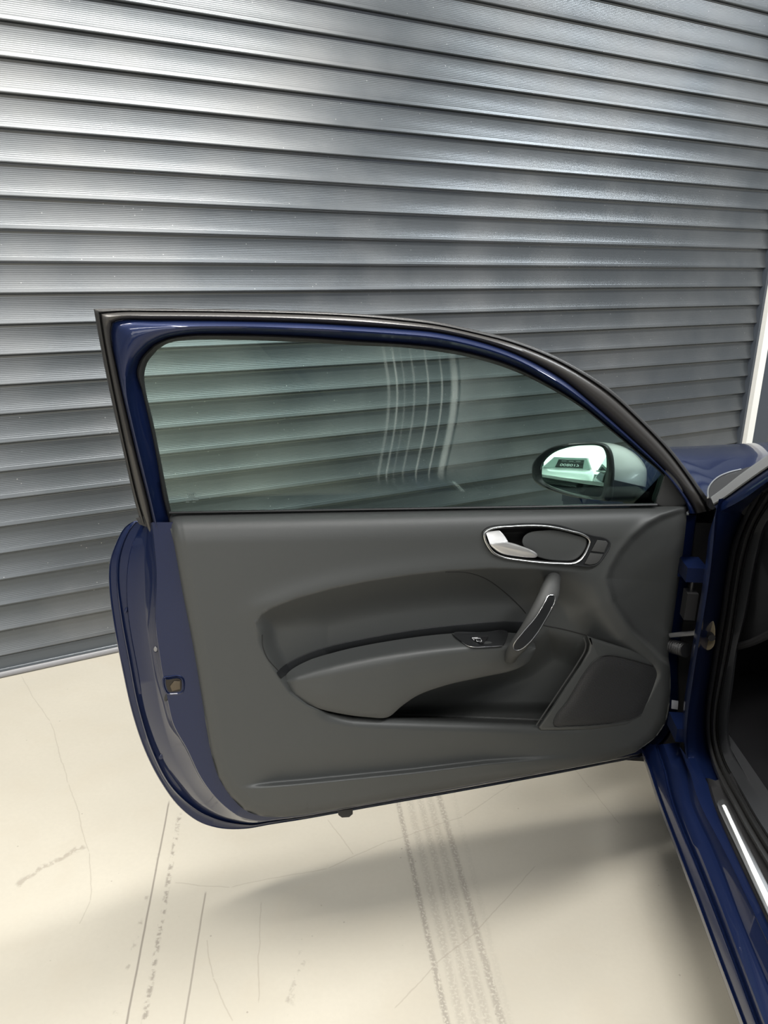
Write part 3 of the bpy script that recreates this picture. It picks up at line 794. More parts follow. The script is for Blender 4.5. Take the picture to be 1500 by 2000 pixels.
rr = [dp(*(ctr2 + (inner - ctr2) * k).T, spz((ctr2 + (inner - ctr2) * k)[:, 0]) + .0006 + .0035 * ss((1 - k) / .2)) for k in (1, .97, .93, .85, .7, .5, .25, .08)]
gm.loft(rr, cu=True); gm.f.append(tuple(range(len(gm.v) - 90, len(gm.v))))
gm.build('speaker_grille', grille_mat(), door, sharp=50)
MB().tube(seam([(1030, 1214), (1060, 1221), (1100, 1229), (1150, 1242)], .0011), .0011, 6).build('insert_seam', M_SEAM, door)
# pocket's front edge bead next to the speaker
bead = cr([(1140, 1246), (1144, 1256), (1143, 1268), (1130, 1292), (1095, 1345), (1047, 1417)], 50)
MB().tube(dp(bead[:, 0], bead[:, 1], spz(bead[:, 0]) - .002), .0016, 6).build('pocket_bead', M_TRIM2, door)

# ---- lower plug under the door
pg = np.array([(659, 1584), (689, 1579), (689, 1590), (682, 1596), (668, 1597), (661, 1592)], float)
plate(MB(), pg, -.045, .02, 2).build('drain_plug', M_BLACK, door)

# ---- window frame
F0 = [[(275, 1022), (262, 976), (240, 880), (215, 770), (193, 660), (183, 603)],
      [(183, 603), (230, 602), (300, 602.5), (450, 604), (600, 608), (700, 613), (775, 619), (850, 628), (926, 644), (1002, 663), (1078, 692), (1135, 722), (1192, 760), (1249, 813), (1306, 872), (1344, 920), (1382, 973), (1399, 995)]]
F1 = [[(284, 1024), (269, 975), (247, 880), (224, 770), (205, 670), (196, 612)],
      [(196, 612), (240, 608.5), (300, 608.5), (450, 610), (600, 614), (700, 619), (775, 626), (850, 635), (926, 651), (1002, 671), (1078, 701), (1135, 732), (1192, 771), (1249, 823), (1304, 881), (1338, 926), (1370, 974), (1384, 998)]]
F2 = [[(310, 1070), (299, 1024), (291, 986), (270, 903), (251, 823), (230, 730), (216, 648), (219, 630)],
      [(219, 630), (228, 626), (300, 625), (450, 626), (600, 630), (700, 636), (775, 641), (850, 648), (945, 669), (1021, 697), (1097, 739), (1154, 785), (1230, 853), (1287, 907), (1325, 948), (1350, 985), (1360, 1003)]]
FB = [[(320, 1075), (306, 1021), (298, 986), (278, 903), (259, 823), (249, 770), (251, 725), (264, 695), (288, 670)],
      [(288, 670), (315, 657), (360, 647), (450, 643), (600, 647), (700, 652), (775, 657), (850, 664), (926, 680), (1002, 704), (1078, 745), (1135, 783), (1192, 829), (1249, 878), (1296, 922), (1325, 958), (1341, 984), (1346, 1003)]]
F3 = [[(346, 1080), (326, 1003), (316, 960), (307, 903), (291, 823), (276, 760), (267, 725), (278, 697), (300, 674)],
      [(300, 674), (325, 662), (362, 655), (450, 653), (600, 658), (700, 665), (775, 670), (850, 677), (926, 691), (1002, 715), (1078, 754), (1135, 790), (1192, 836), (1249, 884), (1297, 926), (1322, 960), (1337, 984), (1341, 1000)]]
F4 = [[(352, 1080), (335, 1001), (326, 960), (315, 903), (299, 823), (284, 758), (282, 732), (288, 708), (308, 683)],
      [(308, 683), (325, 672), (350, 666), (450, 664), (600, 669), (700, 675), (775, 678), (850, 686), (926, 700), (1002, 724), (1078, 761), (1135, 796), (1192, 841), (1249, 889), (1297, 931), (1310, 950), (1318, 970), (1322, 990)]]
def fr(c): return np.vstack([cr(c[0], 50)[:-1], cr(c[1], 130)])
f0, f1, f2, fb, f3, f4 = map(fr, (F0, F1, F2, FB, F3, F4))
def L_(P, w): return dp(P[:, 0], P[:, 1], w, lean=LEAN)
def mixc(a, b, k): return a * (1 - k) + b * k
seal = MB().loft([L_(f0 + 0, -.085), L_(f0, -.060), L_(mixc(f0, f1, .3), -.054), L_(mixc(f0, f1, .7), -.052), L_(mixc(f0, f1, .95), -.056), L_(f1, -.060)])
seal.build('frame_lip', M_RUBBER, door, sharp=60)
sl = MB().loft([L_(f1, -.062), L_(mixc(f1, f2, .08), -.052), L_(mixc(f1, f2, .25), -.043), L_(mixc(f1, f2, .5), -.039), L_(mixc(f1, f2, .75), -.040), L_(mixc(f1, f2, .93), -.045), L_(f2, -.052)])
sl.build('weather_seal', M_SEAL, door, sharp=60)
wf = MB().loft([L_(f2, -.056), L_(mixc(f2, fb, .06), -.044), L_(mixc(f2, fb, .2), -.034), L_(mixc(f2, fb, .4), -.026), L_(mixc(f2, fb, .65), -.021), L_(mixc(f2, fb, .85), -.021), L_(fb, -.025), L_(mixc(fb, f3, .25), -.032), L_(mixc(fb, f3, .6), -.042), L_(f3, -.050),
                L_(f3, -.075), L_(f0, -.088)])
wf.build('window_frame', M_BLUE, door, sharp=50)
gr_ = MB().loft([L_(f3, -.056), L_(mixc(f3, f4, .05), -.046), L_(mixc(f3, f4, .3), -.042), L_(mixc(f3, f4, .6), -.045), L_(f4, -.056), L_(f4, -.066), L_(f3, -.070)])
gr_.build('glass_run_rubber', M_RUBBER, door, sharp=60)

# ---- glass
gp = np.vstack([cr(F4[0], 40), cr(F4[1], 100)[1:]])
gp = np.vstack([gp, lin([gp[-1] + [0, 0], (1285, 1004), (340, 1016), gp[0]], 40)[1:-1]])
gin = offset(gp, -3)
# streak line on the pane, in pane metres
def pane_uv(px, py):
    q = dp(np.asarray(px, float), np.asarray(py, float), -.058, lean=LEAN)
    r_ = q - np.array([P0[0], P0[1], 0])
    return np.stack([r_ @ EU + .3, r_[..., 2] - .93], -1)
sy = np.array([(880, 660), (883, 693), (888, 747), (885, 800), (877, 848), (867, 893), (861, 928), (869, 965)], float)
suv = pane_uv(sy[:, 0], sy[:, 1])
STREAK = sorted([(float(v), float(u)) for u, v in suv])
STREAK = [(0.0, STREAK[0][1] + .002)] + STREAK + [(1.0, STREAK[-1][1])]
gv = [dp(gin[:, 0], gin[:, 1], w_, lean=LEAN) for w_ in (-.056, -.060)]
ng = len(gin)
glass = obj('window_glass', np.vstack(gv), [tuple(range(ng)), tuple(range(2 * ng - 1, ng - 1, -1))] + [(i, (i + 1) % ng, ng + (i + 1) % ng, ng + i) for i in range(ng)], glass_mat(), door, smooth=False)
me = glass.data
uvl = me.uv_layers.new(name='UVMap')
loc = np.array(glass.location)
for lp_ in me.loops:
    q = np.array(me.vertices[lp_.vertex_index].co) + loc - np.array([P0[0], P0[1], 0])
    uvl.data[lp_.index].uv = (q @ EU + .3, q[2] - .93)
tag(glass, 'greenish side window with dried wipe streaks')
# maker's stamp etched in the corner of the pane
mb = MB()
for k in range(4):
    a = np.linspace(0, 2 * math.pi, 17)[:-1]
    x = 369.5 + 3.6 * k + 2.6 * np.cos(a); y = 965.5 + 2.4 * np.sin(a)
    mb.tube(dp(x, y, -.0555, lean=LEAN), .0004, 4, closed=True)
for (x0, x1, y) in ((368, 380, 970.5), (362, 376, 974), (378, 389, 973.2), (362, 374, 977.5), (376, 388, 977), (363, 370, 981), (376, 382, 981)):
    P = lin([(x0, y), (x1, y - .3)], 4)
    mb.tube(dp(P[:, 0], P[:, 1], -.0555, lean=LEAN), .0008, 4)
mb.build('glass_stamp', mat('etched_print', (.10, .13, .12), .7), door)

# ---- mirror corner cover
TRI_P = cr([(1302, 914), (1312, 921), (1324, 938), (1334, 960), (1339, 985), (1325, 991), (1306, 992.5), (1288, 990), (1281, 985), (1287, 960), (1295, 935)], 60, closed=True)
plate(MB(), TRI_P, -.040 + 0 * TRI_P[:, 0], .02, 5, lean=LEAN * .6).build('mirror_corner_cover', M_TRIM2, door, sharp=50)

# ---- exterior mirror, seen through the pane
WM = -.17
MIR_R = 0.75
RIM = cr([(1039, 921), (1040, 908), (1047, 895), (1073, 875), (1108, 865.5), (1143, 862.5), (1169, 864), (1186, 869), (1195, 881), (1200, 907), (1199, 945), (1192, 978), (1168, 977), (1117, 970), (1073, 957), (1053, 947), (1042, 936)], 120, closed=True)
MGL = cr([(1058, 926), (1061, 905), (1079, 886), (1108, 874.5), (1141, 870), (1176, 873), (1184, 883), (1188, 911), (1184, 945), (1176, 974.5), (1134, 969), (1094, 957), (1068, 945), (1060, 937)], 120, closed=True)
ctr = np.array([1125, 920.0])
MG2 = by_angle(cr(MGL, 900, closed=True), RIM)
# the glass faces the seat: plane turned about the vertical axis
def mw(X, Y): return WM + (X - 1125) * 4.8e-4 + (Y - 920) * 1.68e-4
rows = [dp(*offset(RIM, -0.0).T, mw(*RIM.T) - .030), dp(*RIM.T, mw(*RIM.T) - .004), dp(*offset(RIM, 1.5).T, mw(*RIM.T) + .003), dp(*mixc(RIM, MG2, .5).T, mw(*RIM.T) + .005), dp(*mixc(RIM, MG2, .9).T, mw(*RIM.T) + .001), dp(*MG2.T, mw(*MG2.T) - .006), dp(*offset(MG2, 3).T, mw(*MG2.T) - .012)]
MB().loft(rows, cu=True).build('mirror_rim', M_BLACK, door, sharp=60)
gcen = np.array([1125, 921.0]); gout = offset(MGL, -2)
grow = []
for k in (1, .92, .8, .65, .5, .35, .2, .06):               # a slightly convex glass, radius about 0.9 m
    Pk = gcen + (gout - gcen) * k
    q = dp(*Pk.T, mw(*Pk.T) - .0065)
    q0 = dp(gcen[0], gcen[1], mw(*gcen) - .0065)
    rho = np.linalg.norm(q - q0, axis=1)
    grow.append(q - EW * ((rho ** 2) / (2 * MIR_R) - .003)[:, None])
mgb = MB().loft([grow[0] - EW * .004] + grow, cu=True); mgb.f.append(tuple(range(len(mgb.v) - 120, len(mgb.v))))
mgb.build('mirror_glass', M_MIRROR, door, sharp=50)
# housing shell: rings from the rim to a tip on the hinge side
HS = cr([(1050, 921), (1054, 900), (1078, 879), (1110, 867), (1143, 863), (1172, 863.5), (1195, 866), (1221, 874), (1247, 892), (1262, 914), (1263, 930), (1262, 945), (1250, 976), (1220, 980), (1168, 977), (1117, 970), (1073, 955), (1056, 940)], 600, closed=True)
HS2 = by_angle(HS, RIM)
hr = [dp(*RIM.T, mw(*RIM.T) - .006), dp(*mixc(RIM, HS2, .35).T, mw(*RIM.T) - .022), dp(*mixc(RIM, HS2, .7).T, mw(*RIM.T) - .045), dp(*mixc(RIM, HS2, .92).T, mw(*RIM.T) - .072), dp(*HS2.T, mw(*RIM.T) - .095)]
hc = hr[-1].mean(0)
for k, dw in ((.96, -.015), (.85, -.034), (.6, -.052), (.3, -.06)):
    hr.append(hc + (hr[-1 if k == .96 else -1] - hc) * 1.0 if False else hc + (hr[4] - hc) * k - EW * -dw * 1.0)
A = np.array(hr)
# upper white cap, lower black base split along a line
spl = lambda X: np.interp(X, [1039, 1060, 1198, 1262], [925, 945, 954, 945])
ang_ = np.degrees(np.arctan2(RIM[:, 1] - 920, RIM[:, 0] - 1125))
ang_low = (ang_ > 13) & (ang_ < 168)
idx = np.where(~ang_low)[0]; low = np.where(ang_low)[0]
fs_up, fs_lo = [], []
R_n, N_n = A.shape[:2]
for i in range(R_n - 1):
    for j in range(N_n):
        j2 = (j + 1) % N_n
        f_ = (i * N_n + j, i * N_n + j2, (i + 1) * N_n + j2, (i + 1) * N_n + j)
        (fs_lo if (ang_low[j] and ang_low[j2]) else fs_up).append(f_)
capf = tuple(range((R_n - 1) * N_n, R_n * N_n))
def compact(fs):
    u = sorted({i for f in fs for i in f}); mp = {v: k for k, v in enumerate(u)}
    return A.reshape(-1, 3)[u], [tuple(mp[i] for i in f) for f in fs]
v1, q1 = compact(fs_up + [capf]); v2, q2 = compact(fs_lo)
o = obj('mirror_cap', v1, q1, mat('silver_white_cap', (.70, .73, .71), .28, metal=.25, coat=.8), door, sharp=50)
tag(o, 'silver-white mirror cap')
obj('mirror_base', v2, q2, M_BLACK, door, sharp=50)
# mirror foot reaching to the door skin
ft = cr([(1225, 972, -.25), (1255, 975, -.20), (1290, 985, -.13), (1310, 995, -.09)], 16)
MB().tube(dp(ft[:, 0], ft[:, 1], ft[:, 2]), .03, 12, ry=.018).build('mirror_foot', M_BLACK, door)

# ---- latch opening, plugs and screws in the painted jamb
lo = cr([(322, 1325), (330, 1324), (348, 1322), (356, 1326), (358, 1340), (355, 1351), (340, 1354), (328, 1353)], 40, closed=True)
rows = [dp(*offset(lo, -4).T, -.0215), dp(*offset(lo, -1.5).T, -.0195), dp(*lo.T, -.0205), dp(*offset(lo, 2).T, -.026), dp(*offset(lo, 3).T, -.045)]
MB().loft(rows, cu=True).build('latch_rim', M_BLUE, door)
q = offset(lo, 3)
plate(MB(), q, -.0185, .004, 1).build('latch_plate', mat('latch_dark', (.03, .025, .02), .4, metal=.5), door)
bolt = np.array([(332, 1340), (340, 1330), (352, 1330), (352, 1346), (336, 1350)], float)
plate(MB(), bolt, -.0165, .006, 1).build('latch_bolt', mat('worn_latch', (.10, .08, .055), .4, metal=.5), door)
for (x, y, w_, rx, ry) in ((261, 1062, -.086, 3, 6), (246, 1192, -.086, 3, 6), (325, 1362, -.026, 4, 8), (315, 1478, -.086, 5, 5), (304, 1270, -.040, 4, 5)):
    a = np.linspace(0, 2 * math.pi, 17)[:-1]
    P = np.stack([x + rx * np.cos(a) - ry * .25 * np.sin(a), y + ry * np.sin(a)], 1)
    plate(MB(), P, w_ + .004, .006, 1.5).build('body_plug', M_RUBBER if y < 1470 and y > 1300 else M_BLUE, door)
screw = np.array([(x, y) for x, y in zip(304 + 4 * np.cos(np.linspace(0, 6.28, 13)[:-1]), 1268 + 5 * np.sin(np.linspace(0, 6.28, 13)[:-1]))])
plate(MB(), screw, -.030, .006, 1.2).build('striker_screw', M_STEEL, door)
# striker-side seal end where the window frame meets the shell
ed = np.array([(265, 1012), (283, 1006), (297, 1022), (291, 1030), (280, 1027), (272, 1024)], float)
plate(MB(), ed, -.055, .02, 2).build('seal_end', M_RUBBER, door)
st_ = np.array([(1312, 1367), (1325, 1369), (1324, 1386), (1311, 1384)], float)
plate(MB(), st_, -.018, .001, .3).build('sticker', M_STICK, door)

# ================================================================== car body around the opening
Z = lambda pts, z, n: at_z(*cr(pts, n).T, z)
# --- sill: stepped loft, each line at its own height, carried on rearwards out of view
def sill_line(pts, z, n=60, fwd=.012):
    P = at_z(*cr(pts, n).T, z)
    d = (P[-1] - P[-8]); d /= np.linalg.norm(d)
    ext = P[-1] + d * np.linspace(.1, .9, 6)[:, None]
    d0 = P[0] - P[6]; d0[2] = 0; d0 = d0 / np.linalg.norm(d0) * .4 + ECF * .6
    pre = P[0] + d0 * np.linspace(fwd, .01, 4)[:, None]
    return np.vstack([pre, P, ext])
so = [(1255, 1481), (1270, 1527), (1285, 1574), (1315, 1652), (1345, 1733), (1390, 1856), (1443, 2000)]
s2 = [(1264, 1490), (1278, 1534), (1294, 1580), (1326, 1664), (1360, 1754), (1402, 1868), (1452, 2000)]
s3 = [(1298, 1505), (1305, 1540), (1315, 1574), (1336, 1630), (1360, 1688), (1420, 1844), (1478, 2000)]
s4 = [(1345, 1502), (1347, 1535), (1353, 1568), (1370, 1608), (1390, 1649), (1450, 1799), (1522, 1970)]
s5 = [(1350, 1514), (1358, 1545), (1372, 1580), (1396, 1626), (1420, 1672), (1462, 1760), (1530, 1905)]
s6 = [(1374, 1538), (1384, 1560), (1396, 1584), (1414, 1622), (1432, 1660), (1460, 1722), (1530, 1875)]
a = lambda p, dx, dy=0: (np.array(p, float) + [dx, dy])
sl_ = lambda p_, z_: sill_line(p_, z_, fwd=.10)
rows = [sl_(a(so, 14, 2), .21), sl_(a(so, 1), .25), sl_(a(so, 2), .262), sl_(a(s2, -3), .275), sl_(s2, .282), sl_(a(s2, 3), .279),
        sl_(a(s3, -6), .312), sl_(a(s3, -2), .316), sl_(s3, .306), sl_(a(s3, 3), .306), sl_(a(s3, 6), .318), sl_(a(s3, 16), .330),
        sl_(a(s4, -12), .338), sl_(a(s4, -3), .338), sl_(s4, .341), sl_(a(s5, -2), .366), sl_(s5, .372), sl_(a(s6, -3), .378), sl_(a(s6, 12), .378)]
MB().loft(rows).build('sill', M_BLUE, car, sharp=40)
# --- black sill cover with the bright tread plate
c1 = [(1384, 1527), (1388, 1545), (1396, 1571), (1412, 1612), (1432, 1656), (1466, 1728), (1536, 1876)]
c2 = [(1402, 1532), (1412, 1540), (1430, 1572), (1450, 1612), (1475, 1658), (1505, 1712), (1570, 1830)]
c3 = [(1420, 1525), (1432, 1545), (1450, 1575), (1470, 1608), (1495, 1648), (1525, 1695), (1590, 1800)]
rows = [sill_line(a(c1, -4), .372), sill_line(c1, .384), sill_line(a(c1, 3), .389), sill_line(c2, .396), sill_line(c3, .398), sill_line(a(c3, 30, -20), .396)]
MB().loft(rows).build('sill_cover', M_BLACK, car, sharp=45)
def zplate(mb, poly, z, th, bev):
    P = np.asarray(poly, float); rows = [at_z(*P.T, z - th), at_z(*P.T, z - bev * .001)]
    for k in (.4, 1.0):
        rows.append(at_z(*offset(P, bev * (1 - math.cos(k * math.pi / 2))).T, z - bev * .001 * (1 - math.sin(k * math.pi / 2))))
    return mb.loft(rows, cu=True, cap=True)
tp = np.array([(1400, 1570), (1403, 1563), (1410, 1559.5), (1417, 1561), (1421, 1566), (1450, 1625), (1480, 1686), (1540, 1806), (1580, 1886), (1566, 1920), (1500, 1788), (1450, 1679), (1405, 1584)], float)
zplate(MB(), tp, .402, .012, 2).build('tread_plate', M_ALU, car)
ti = np.array([(1410, 1573), (1414, 1571), (1418, 1574), (1446, 1634), (1476, 1696), (1530, 1806), (1575, 1898), (1565, 1905), (1500, 1772), (1466, 1698), (1438, 1634)], float)
zplate(MB(), ti, .4035, .004, 1).build('tread_inlay', mat('pale_inlay', (.78, .80, .80), .35), car)

# --- hinge pillar
V2 = [(1404, 975), (1398, 1005), (1393, 1060), (1388, 1110), (1378, 1180), (1364, 1260), (1353, 1330), (1343, 1400), (1340, 1450), (1344, 1490), (1353, 1535), (1372, 1585), (1400, 1640)]
V3 = [(1478, 958), (1452, 1008), (1430, 1065), (1418, 1128), (1409, 1194), (1397, 1260), (1388, 1320), (1380, 1380), (1380, 1440), (1390, 1485), (1408, 1530), (1432, 1572), (1450, 1606), (1475, 1650), (1505, 1700), (1560, 1800), (1640, 1945)]
V4 = [(1512, 966), (1476, 1026), (1457, 1086), (1446, 1140), (1438, 1190), (1427, 1260), (1412, 1335), (1402, 1395), (1402, 1440), (1414, 1485), (1435, 1524), (1456, 1562), (1474, 1594), (1498, 1632), (1530, 1680), (1590, 1770), (1680, 1905)]
def up_(px, py, s_, z_):                                  # on the pillar's upright plane above, on the sill's level plane below
    t = ss((np.asarray(py) - 1430) / 120)[..., None]
    return cs(px, py, s_) * (1 - t) + at_z(px, py, z_) * t
def PM(c1_, c2_, k, s, z=None, n=110):
    A_ = cr(c1_, n) * (1 - k) + cr(c2_, n) * k
    return up_(A_[:, 0], A_[:, 1], s, .372 if z is None else z)
def P_(c, s, n=110, z=None): return PM(c, c, 0, s, z, n)
V3p = V3[:13]
e1 = P_(V2, .040, z=.346)
edge_in = [PM(V2, V3p, .04, .046, .350), PM(V2, V3p, .12, .052, .358)]
tp_ = ss((cr(V2, 110)[:, 1] - 985) / 90)[:, None]
rows = [e1 + (ECF * .30 + ECS * .10) * tp_, e1 + (ECF * .16 + ECS * .06) * tp_, e1 + (ECF * .05 + ECS * .006) * tp_, e1 + ECF * .012 * tp_, e1] + edge_in + [PM(V2, V3p, .3, .064, .366), PM(V2, V3p, .6, .088, .372), PM(V2, V3p, .95, .120, .374), PM(V2, V3p, 1.0, .135, .374)]
MB().loft(rows).build('hinge_pillar', M_BLUE, car, sharp=45)
# --- door opening seal with two ribs, one piece from the windscreen pillar down and along the sill
prof = [(-.06, .130), (.0, .118), (.12, .110), (.32, .112), (.42, .124), (.5, .116), (.65, .110), (.8, .116), (.88, .132), (.95, .128), (1.1, .140)]
MB().loft([PM(V3, V4, k, s_, .412 + (.115 - s_)) for k, s_ in prof]).build('opening_seal', M_RUBBER, car, sharp=60)
# --- windscreen pillar: painted side, grey edge trim and glass edge
def ext(pts, n=24): return cr(pts, n)
g1 = ext([(1388, 971), (1410, 955), (1440, 931), (1470, 909), (1500, 888), (1560, 846), (1640, 792)])
g2 = ext([(1394, 986), (1414, 974), (1446, 951), (1474, 931), (1502, 912), (1566, 871), (1650, 818)])
g3 = ext([(1404, 1000), (1424, 990), (1456, 972), (1486, 950), (1514, 930), (1580, 890), (1665, 842)])
g4 = ext([(1452, 1010), (1460, 998), (1480, 974), (1506, 950), (1536, 930), (1600, 894), (1680, 856)])
RC = car_pt(-.44, .245, 1.352)
PC = cs(*g2.T, .055)[-1]
def to_roof(R):                                           # carry a pillar line on, up to the roof's front corner
    d = R[-1] - R[-5]; L = np.linalg.norm(RC - PC); d = d / np.linalg.norm(d) * L
    q = RC + (R[-1] - PC) * .8; t = np.linspace(.1, 1, 10)[:, None]
    m = q - (q - R[-1]) * .3
    return np.vstack([R, (1 - t) ** 3 * R[-1] + 3 * t * (1 - t) ** 2 * (R[-1] + d * .33) + 3 * t * t * (1 - t) * m + t ** 3 * q])
MB().loft([to_roof(q) for q in (cs(*g1.T, .09), cs(*g1.T, .068), cs(*mixc(g1, g2, .15).T, .062), cs(*mixc(g1, g2, .85).T, .050), cs(*g2.T, .052), cs(*g2.T, .058))]).build('pillar_trim', mat('grey_pillar_trim', (.16, .165, .17), .42, bump=.1), car, sharp=50)
MB().loft([to_roof(q) for q in (cs(*g2.T, .058), cs(*mixc(g2, g3, .4).T, .048), cs(*g3.T, .050), cs(*mixc(g3, g4, .5).T, .08), cs(*g4.T, .135))]).build('windscreen_pillar', M_BLUE, car, sharp=50)
x1 = ext([(1460, 1000), (1476, 972), (1504, 945), (1536, 922), (1600, 886), (1680, 846)])
MB().tube(to_roof(cs(*x1.T, .125)), .014, 10, up=ECS).build('pillar_seal', M_RUBBER, car)

# --- fender and bonnet
fv = np.concatenate([np.linspace(.10, .5, 16), np.linspace(.54, 1.5, 24)])
sv = np.concatenate([[0, 0, 0], np.linspace(0, .2, 14), np.linspace(.24, 1.5, 20)])
low_ = np.concatenate([[.30, .45, .62], [0] * 34])
rows = []
for f_ in fv:
    crest = .912 + .02 * f_ - .26 * max(f_ - .42, 0) ** 1.35
    zz = np.zeros(len(sv)); s2_ = sv.copy()
    for i, s__ in enumerate(sv):
        if i < 3: zz[i] = low_[i]; s2_[i] = (.0, -.02, -.028)[i] + .05 * max(f_ - .9, 0) ** 2
        else:
            q = min(s__ / .17, 1)
            zz[i] = crest - .20 * (1 - math.sqrt(max(0, 1 - (1 - q) ** 2.2))) + .05 * ss((s__ - .1) / .8) - .05 * ss((s__ - .75) / .7) * 1.0
            s2_[i] = s__ - .025 + .05 * max(f_ - .9, 0) ** 2
    rows.append(car_pt(f_, s2_, zz))
MB().loft(rows).build('fender', M_BLUE, car, sharp=40)
# body-colour fender flange behind the hinges, coloured black to stand for the cavity's shade
MB().loft([[car_pt(.115, s_, z_) for z_ in (.18, .3, .5, .7, .84)] for s_ in (-.018, .04, .09, .135)]).build('shade_black_flange', M_BLACK, car)
# black scuttle between bonnet and windscreen with its bright edge
sc_ = cr([(1383, 968), (1384, 955), (1389, 944), (1402, 932), (1422, 923), (1446, 917), (1470, 910), (1482, 909), (1450, 933), (1415, 960), (1393, 978)], 60, closed=True)
V = at_z(*sc_.T, .934)
MB().loft([V - [0, 0, .02], V, ], cu=True, cap=True).build('scuttle_panel', M_BLACK, car, sharp=40)
sce = cr([(1382.5, 972), (1383, 955), (1389, 944), (1402, 932), (1422, 923), (1447, 916.5)], 40)
MB().tube(at_z(*sce.T, .936), .0018, 8, up=(0, 0, 1)).build('bonnet_edge', M_ALU, car)

# --- hinges, check strap and wiring boot between door and pillar
MB().box(cs(1352, 1112, .055), (ECF, ECS, (0, 0, 1)), (.035, .022, .017)).box(cs(1331, 1110, .045), (ECF, ECS, (0, 0, 1)), (.02, .012, .013)).build('upper_hinge', M_BLUE, car, smooth=False)
MB().box(cs(1330, 1420, .06), (ECF, ECS, (0, 0, 1)), (.035, .02, .017)).build('lower_hinge', M_BLUE, car, smooth=False)
bx = cs(1346, 1180, .05)
MB().box(bx, (ECF, ECS, (0, 0, 1)), (.016, .012, .032)).tube(np.array([bx + np.array([0, 0, .03]), bx + np.array([0, 0, .06])]), .004, 8, up=ECS).build('connector_block', M_BLACK, car, smooth=False)
pA = cs(1308, 1241, .03); pB = cs(1382, 1234, .085)
stp = np.array([pA + (pB - pA) * t for t in np.linspace(0, 1, 12)])
MB().tube(stp, .003, 8, ry=.0055, up=(0, 0, 1)).build('check_strap', M_STEEL, car)
br = cr([(1372, 1222), (1380, 1210), (1390, 1208), (1396, 1222), (1397, 1240), (1394, 1262), (1384, 1270), (1374, 1266), (1368, 1252), (1362, 1246), (1354, 1234), (1360, 1226)], 40, closed=True)
plate(MB(), br, .095, .010, 1, fn=lambda x, y, w: cs(x, y, .078 + (np.asarray(x) - 1375) * .0006 - (np.asarray(w) - .095))).build('strap_bracket', M_BRASS, car)
bo = cs(1386, 1240, .078)
MB().tube(np.array([bo, bo - ECF * .014]), .008, 10, up=(0, 0, 1)).build('strap_bolt', M_BLACK, car)
bt0 = cs(1312, 1262, .04); bt1 = cs(1340, 1270, .06)
pth = np.array([bt0 + (bt1 - bt0) * t for t in np.linspace(0, 1, 40)])
MB().tube(pth, .015 + .002 * np.sin(np.linspace(0, 40, 40)), 12, up=(0, 0, 1)).build('wiring_boot', M_BLACK, car)

# --- cabin: footwell, dash end, kick panel, carpet, roof and far side keep the inside dark
def cbox(name, f0_, f1_, s0_, s1_, z0_, z1_, m):
    V = [car_pt(f_, s_, z_) for f_ in (f0_, f1_) for s_ in (s0_, s1_) for z_ in (z0_, z1_)]
    return MB().add(V, [(0, 1, 3, 2), (4, 6, 7, 5), (0, 4, 5, 1), (2, 3, 7, 6), (0, 2, 6, 4), (1, 5, 7, 3)]).build(name, m, car, smooth=False)
# kick panel just inside the seal
k1 = V4
k2 = [(1560, 966), (1500, 1020), (1482, 1080), (1470, 1140), (1458, 1200), (1442, 1262), (1432, 1335), (1424, 1400), (1424, 1440), (1436, 1480), (1455, 1512), (1478, 1546), (1498, 1577), (1524, 1614), (1556, 1660), (1620, 1755), (1710, 1890)]
MB().loft([P_(k1, .138, z=.40), PM(k1, k2, .1, .132, .405), PM(k1, k2, .8, .140, .40), P_(k2, .150, z=.40), P_(k2, .150, z=.40) + ECF * (.35 * ss((cr(k2, 110)[:, 1] - 1080) / 150))[:, None]]).build('kick_panel', M_DASH, car, sharp=50)
dsh = np.array([(1437, 1258), (1452, 1170), (1468, 1085), (1490, 1035), (1540, 1010), (1700, 1000), (1700, 1180), (1560, 1205), (1500, 1238), (1470, 1252)], float)
plate(MB(), dsh, .20, .12, 6, fn=lambda x, y, w: cs(x, y, .155) + ECF * ((.2 - np.asarray(w))[..., None])).build('dashboard_end', M_DASH, car, sharp=50)
dl = cr([(1436, 1264), (1470, 1254), (1500, 1240), (1560, 1208), (1640, 1190)], 24)
MB().tube(cs(*dl.T, .150), .008, 8, up=ECS).build('dashboard_edge', M_BLACK, car)
cbox('footwell', .33, .35, .14, 1.5, .28, .84, M_CARPET)
cbox('dashboard_top', -.1, .2, .24, 1.5, .76, .82, M_BLACK)
cbox('underbody', -2.6, 1.3, .12, 1.5, .17, .20, M_BLACK)
cbox('cabin_floor', -1.6, .56, .20, 1.5, .30, .34, M_CARPET)
cbox('far_side', -2.3, .1, 1.46, 1.50, .25, 1.30, M_CARPET)
cbox('rear_bulkhead', -2.0, -1.96, .22, 1.46, .3, 1.30, M_CARPET)
def seat(s0_):
    n = 20; a_ = np.linspace(0, 2 * math.pi, n + 1)[:-1]
    sx_ = np.sign(np.cos(a_)) * np.abs(np.cos(a_)) ** .5; sy_ = np.sign(np.sin(a_)) * np.abs(np.sin(a_)) ** .5
    back = [car_pt(-1.02 - .22 * (z_ - .5) + .07 * sy_, s0_ + hw_ * sx_, z_) for z_, hw_ in ((.42, .22), (.5, .25), (.75, .25), (.95, .22), (1.04, .17), (1.07, .1))]
    cus = [car_pt(f_, s0_ + .25 * sx_, .45 + .07 * sy_) for f_ in (-1.05, -.9, -.65, -.56)]
    MB().loft(back, cu=True, cap=True).build('seat_back', M_CARPET, car); MB().loft(cus, cu=True, cap=True).build('seat_cushion', M_CARPET, car)
seat(.52)
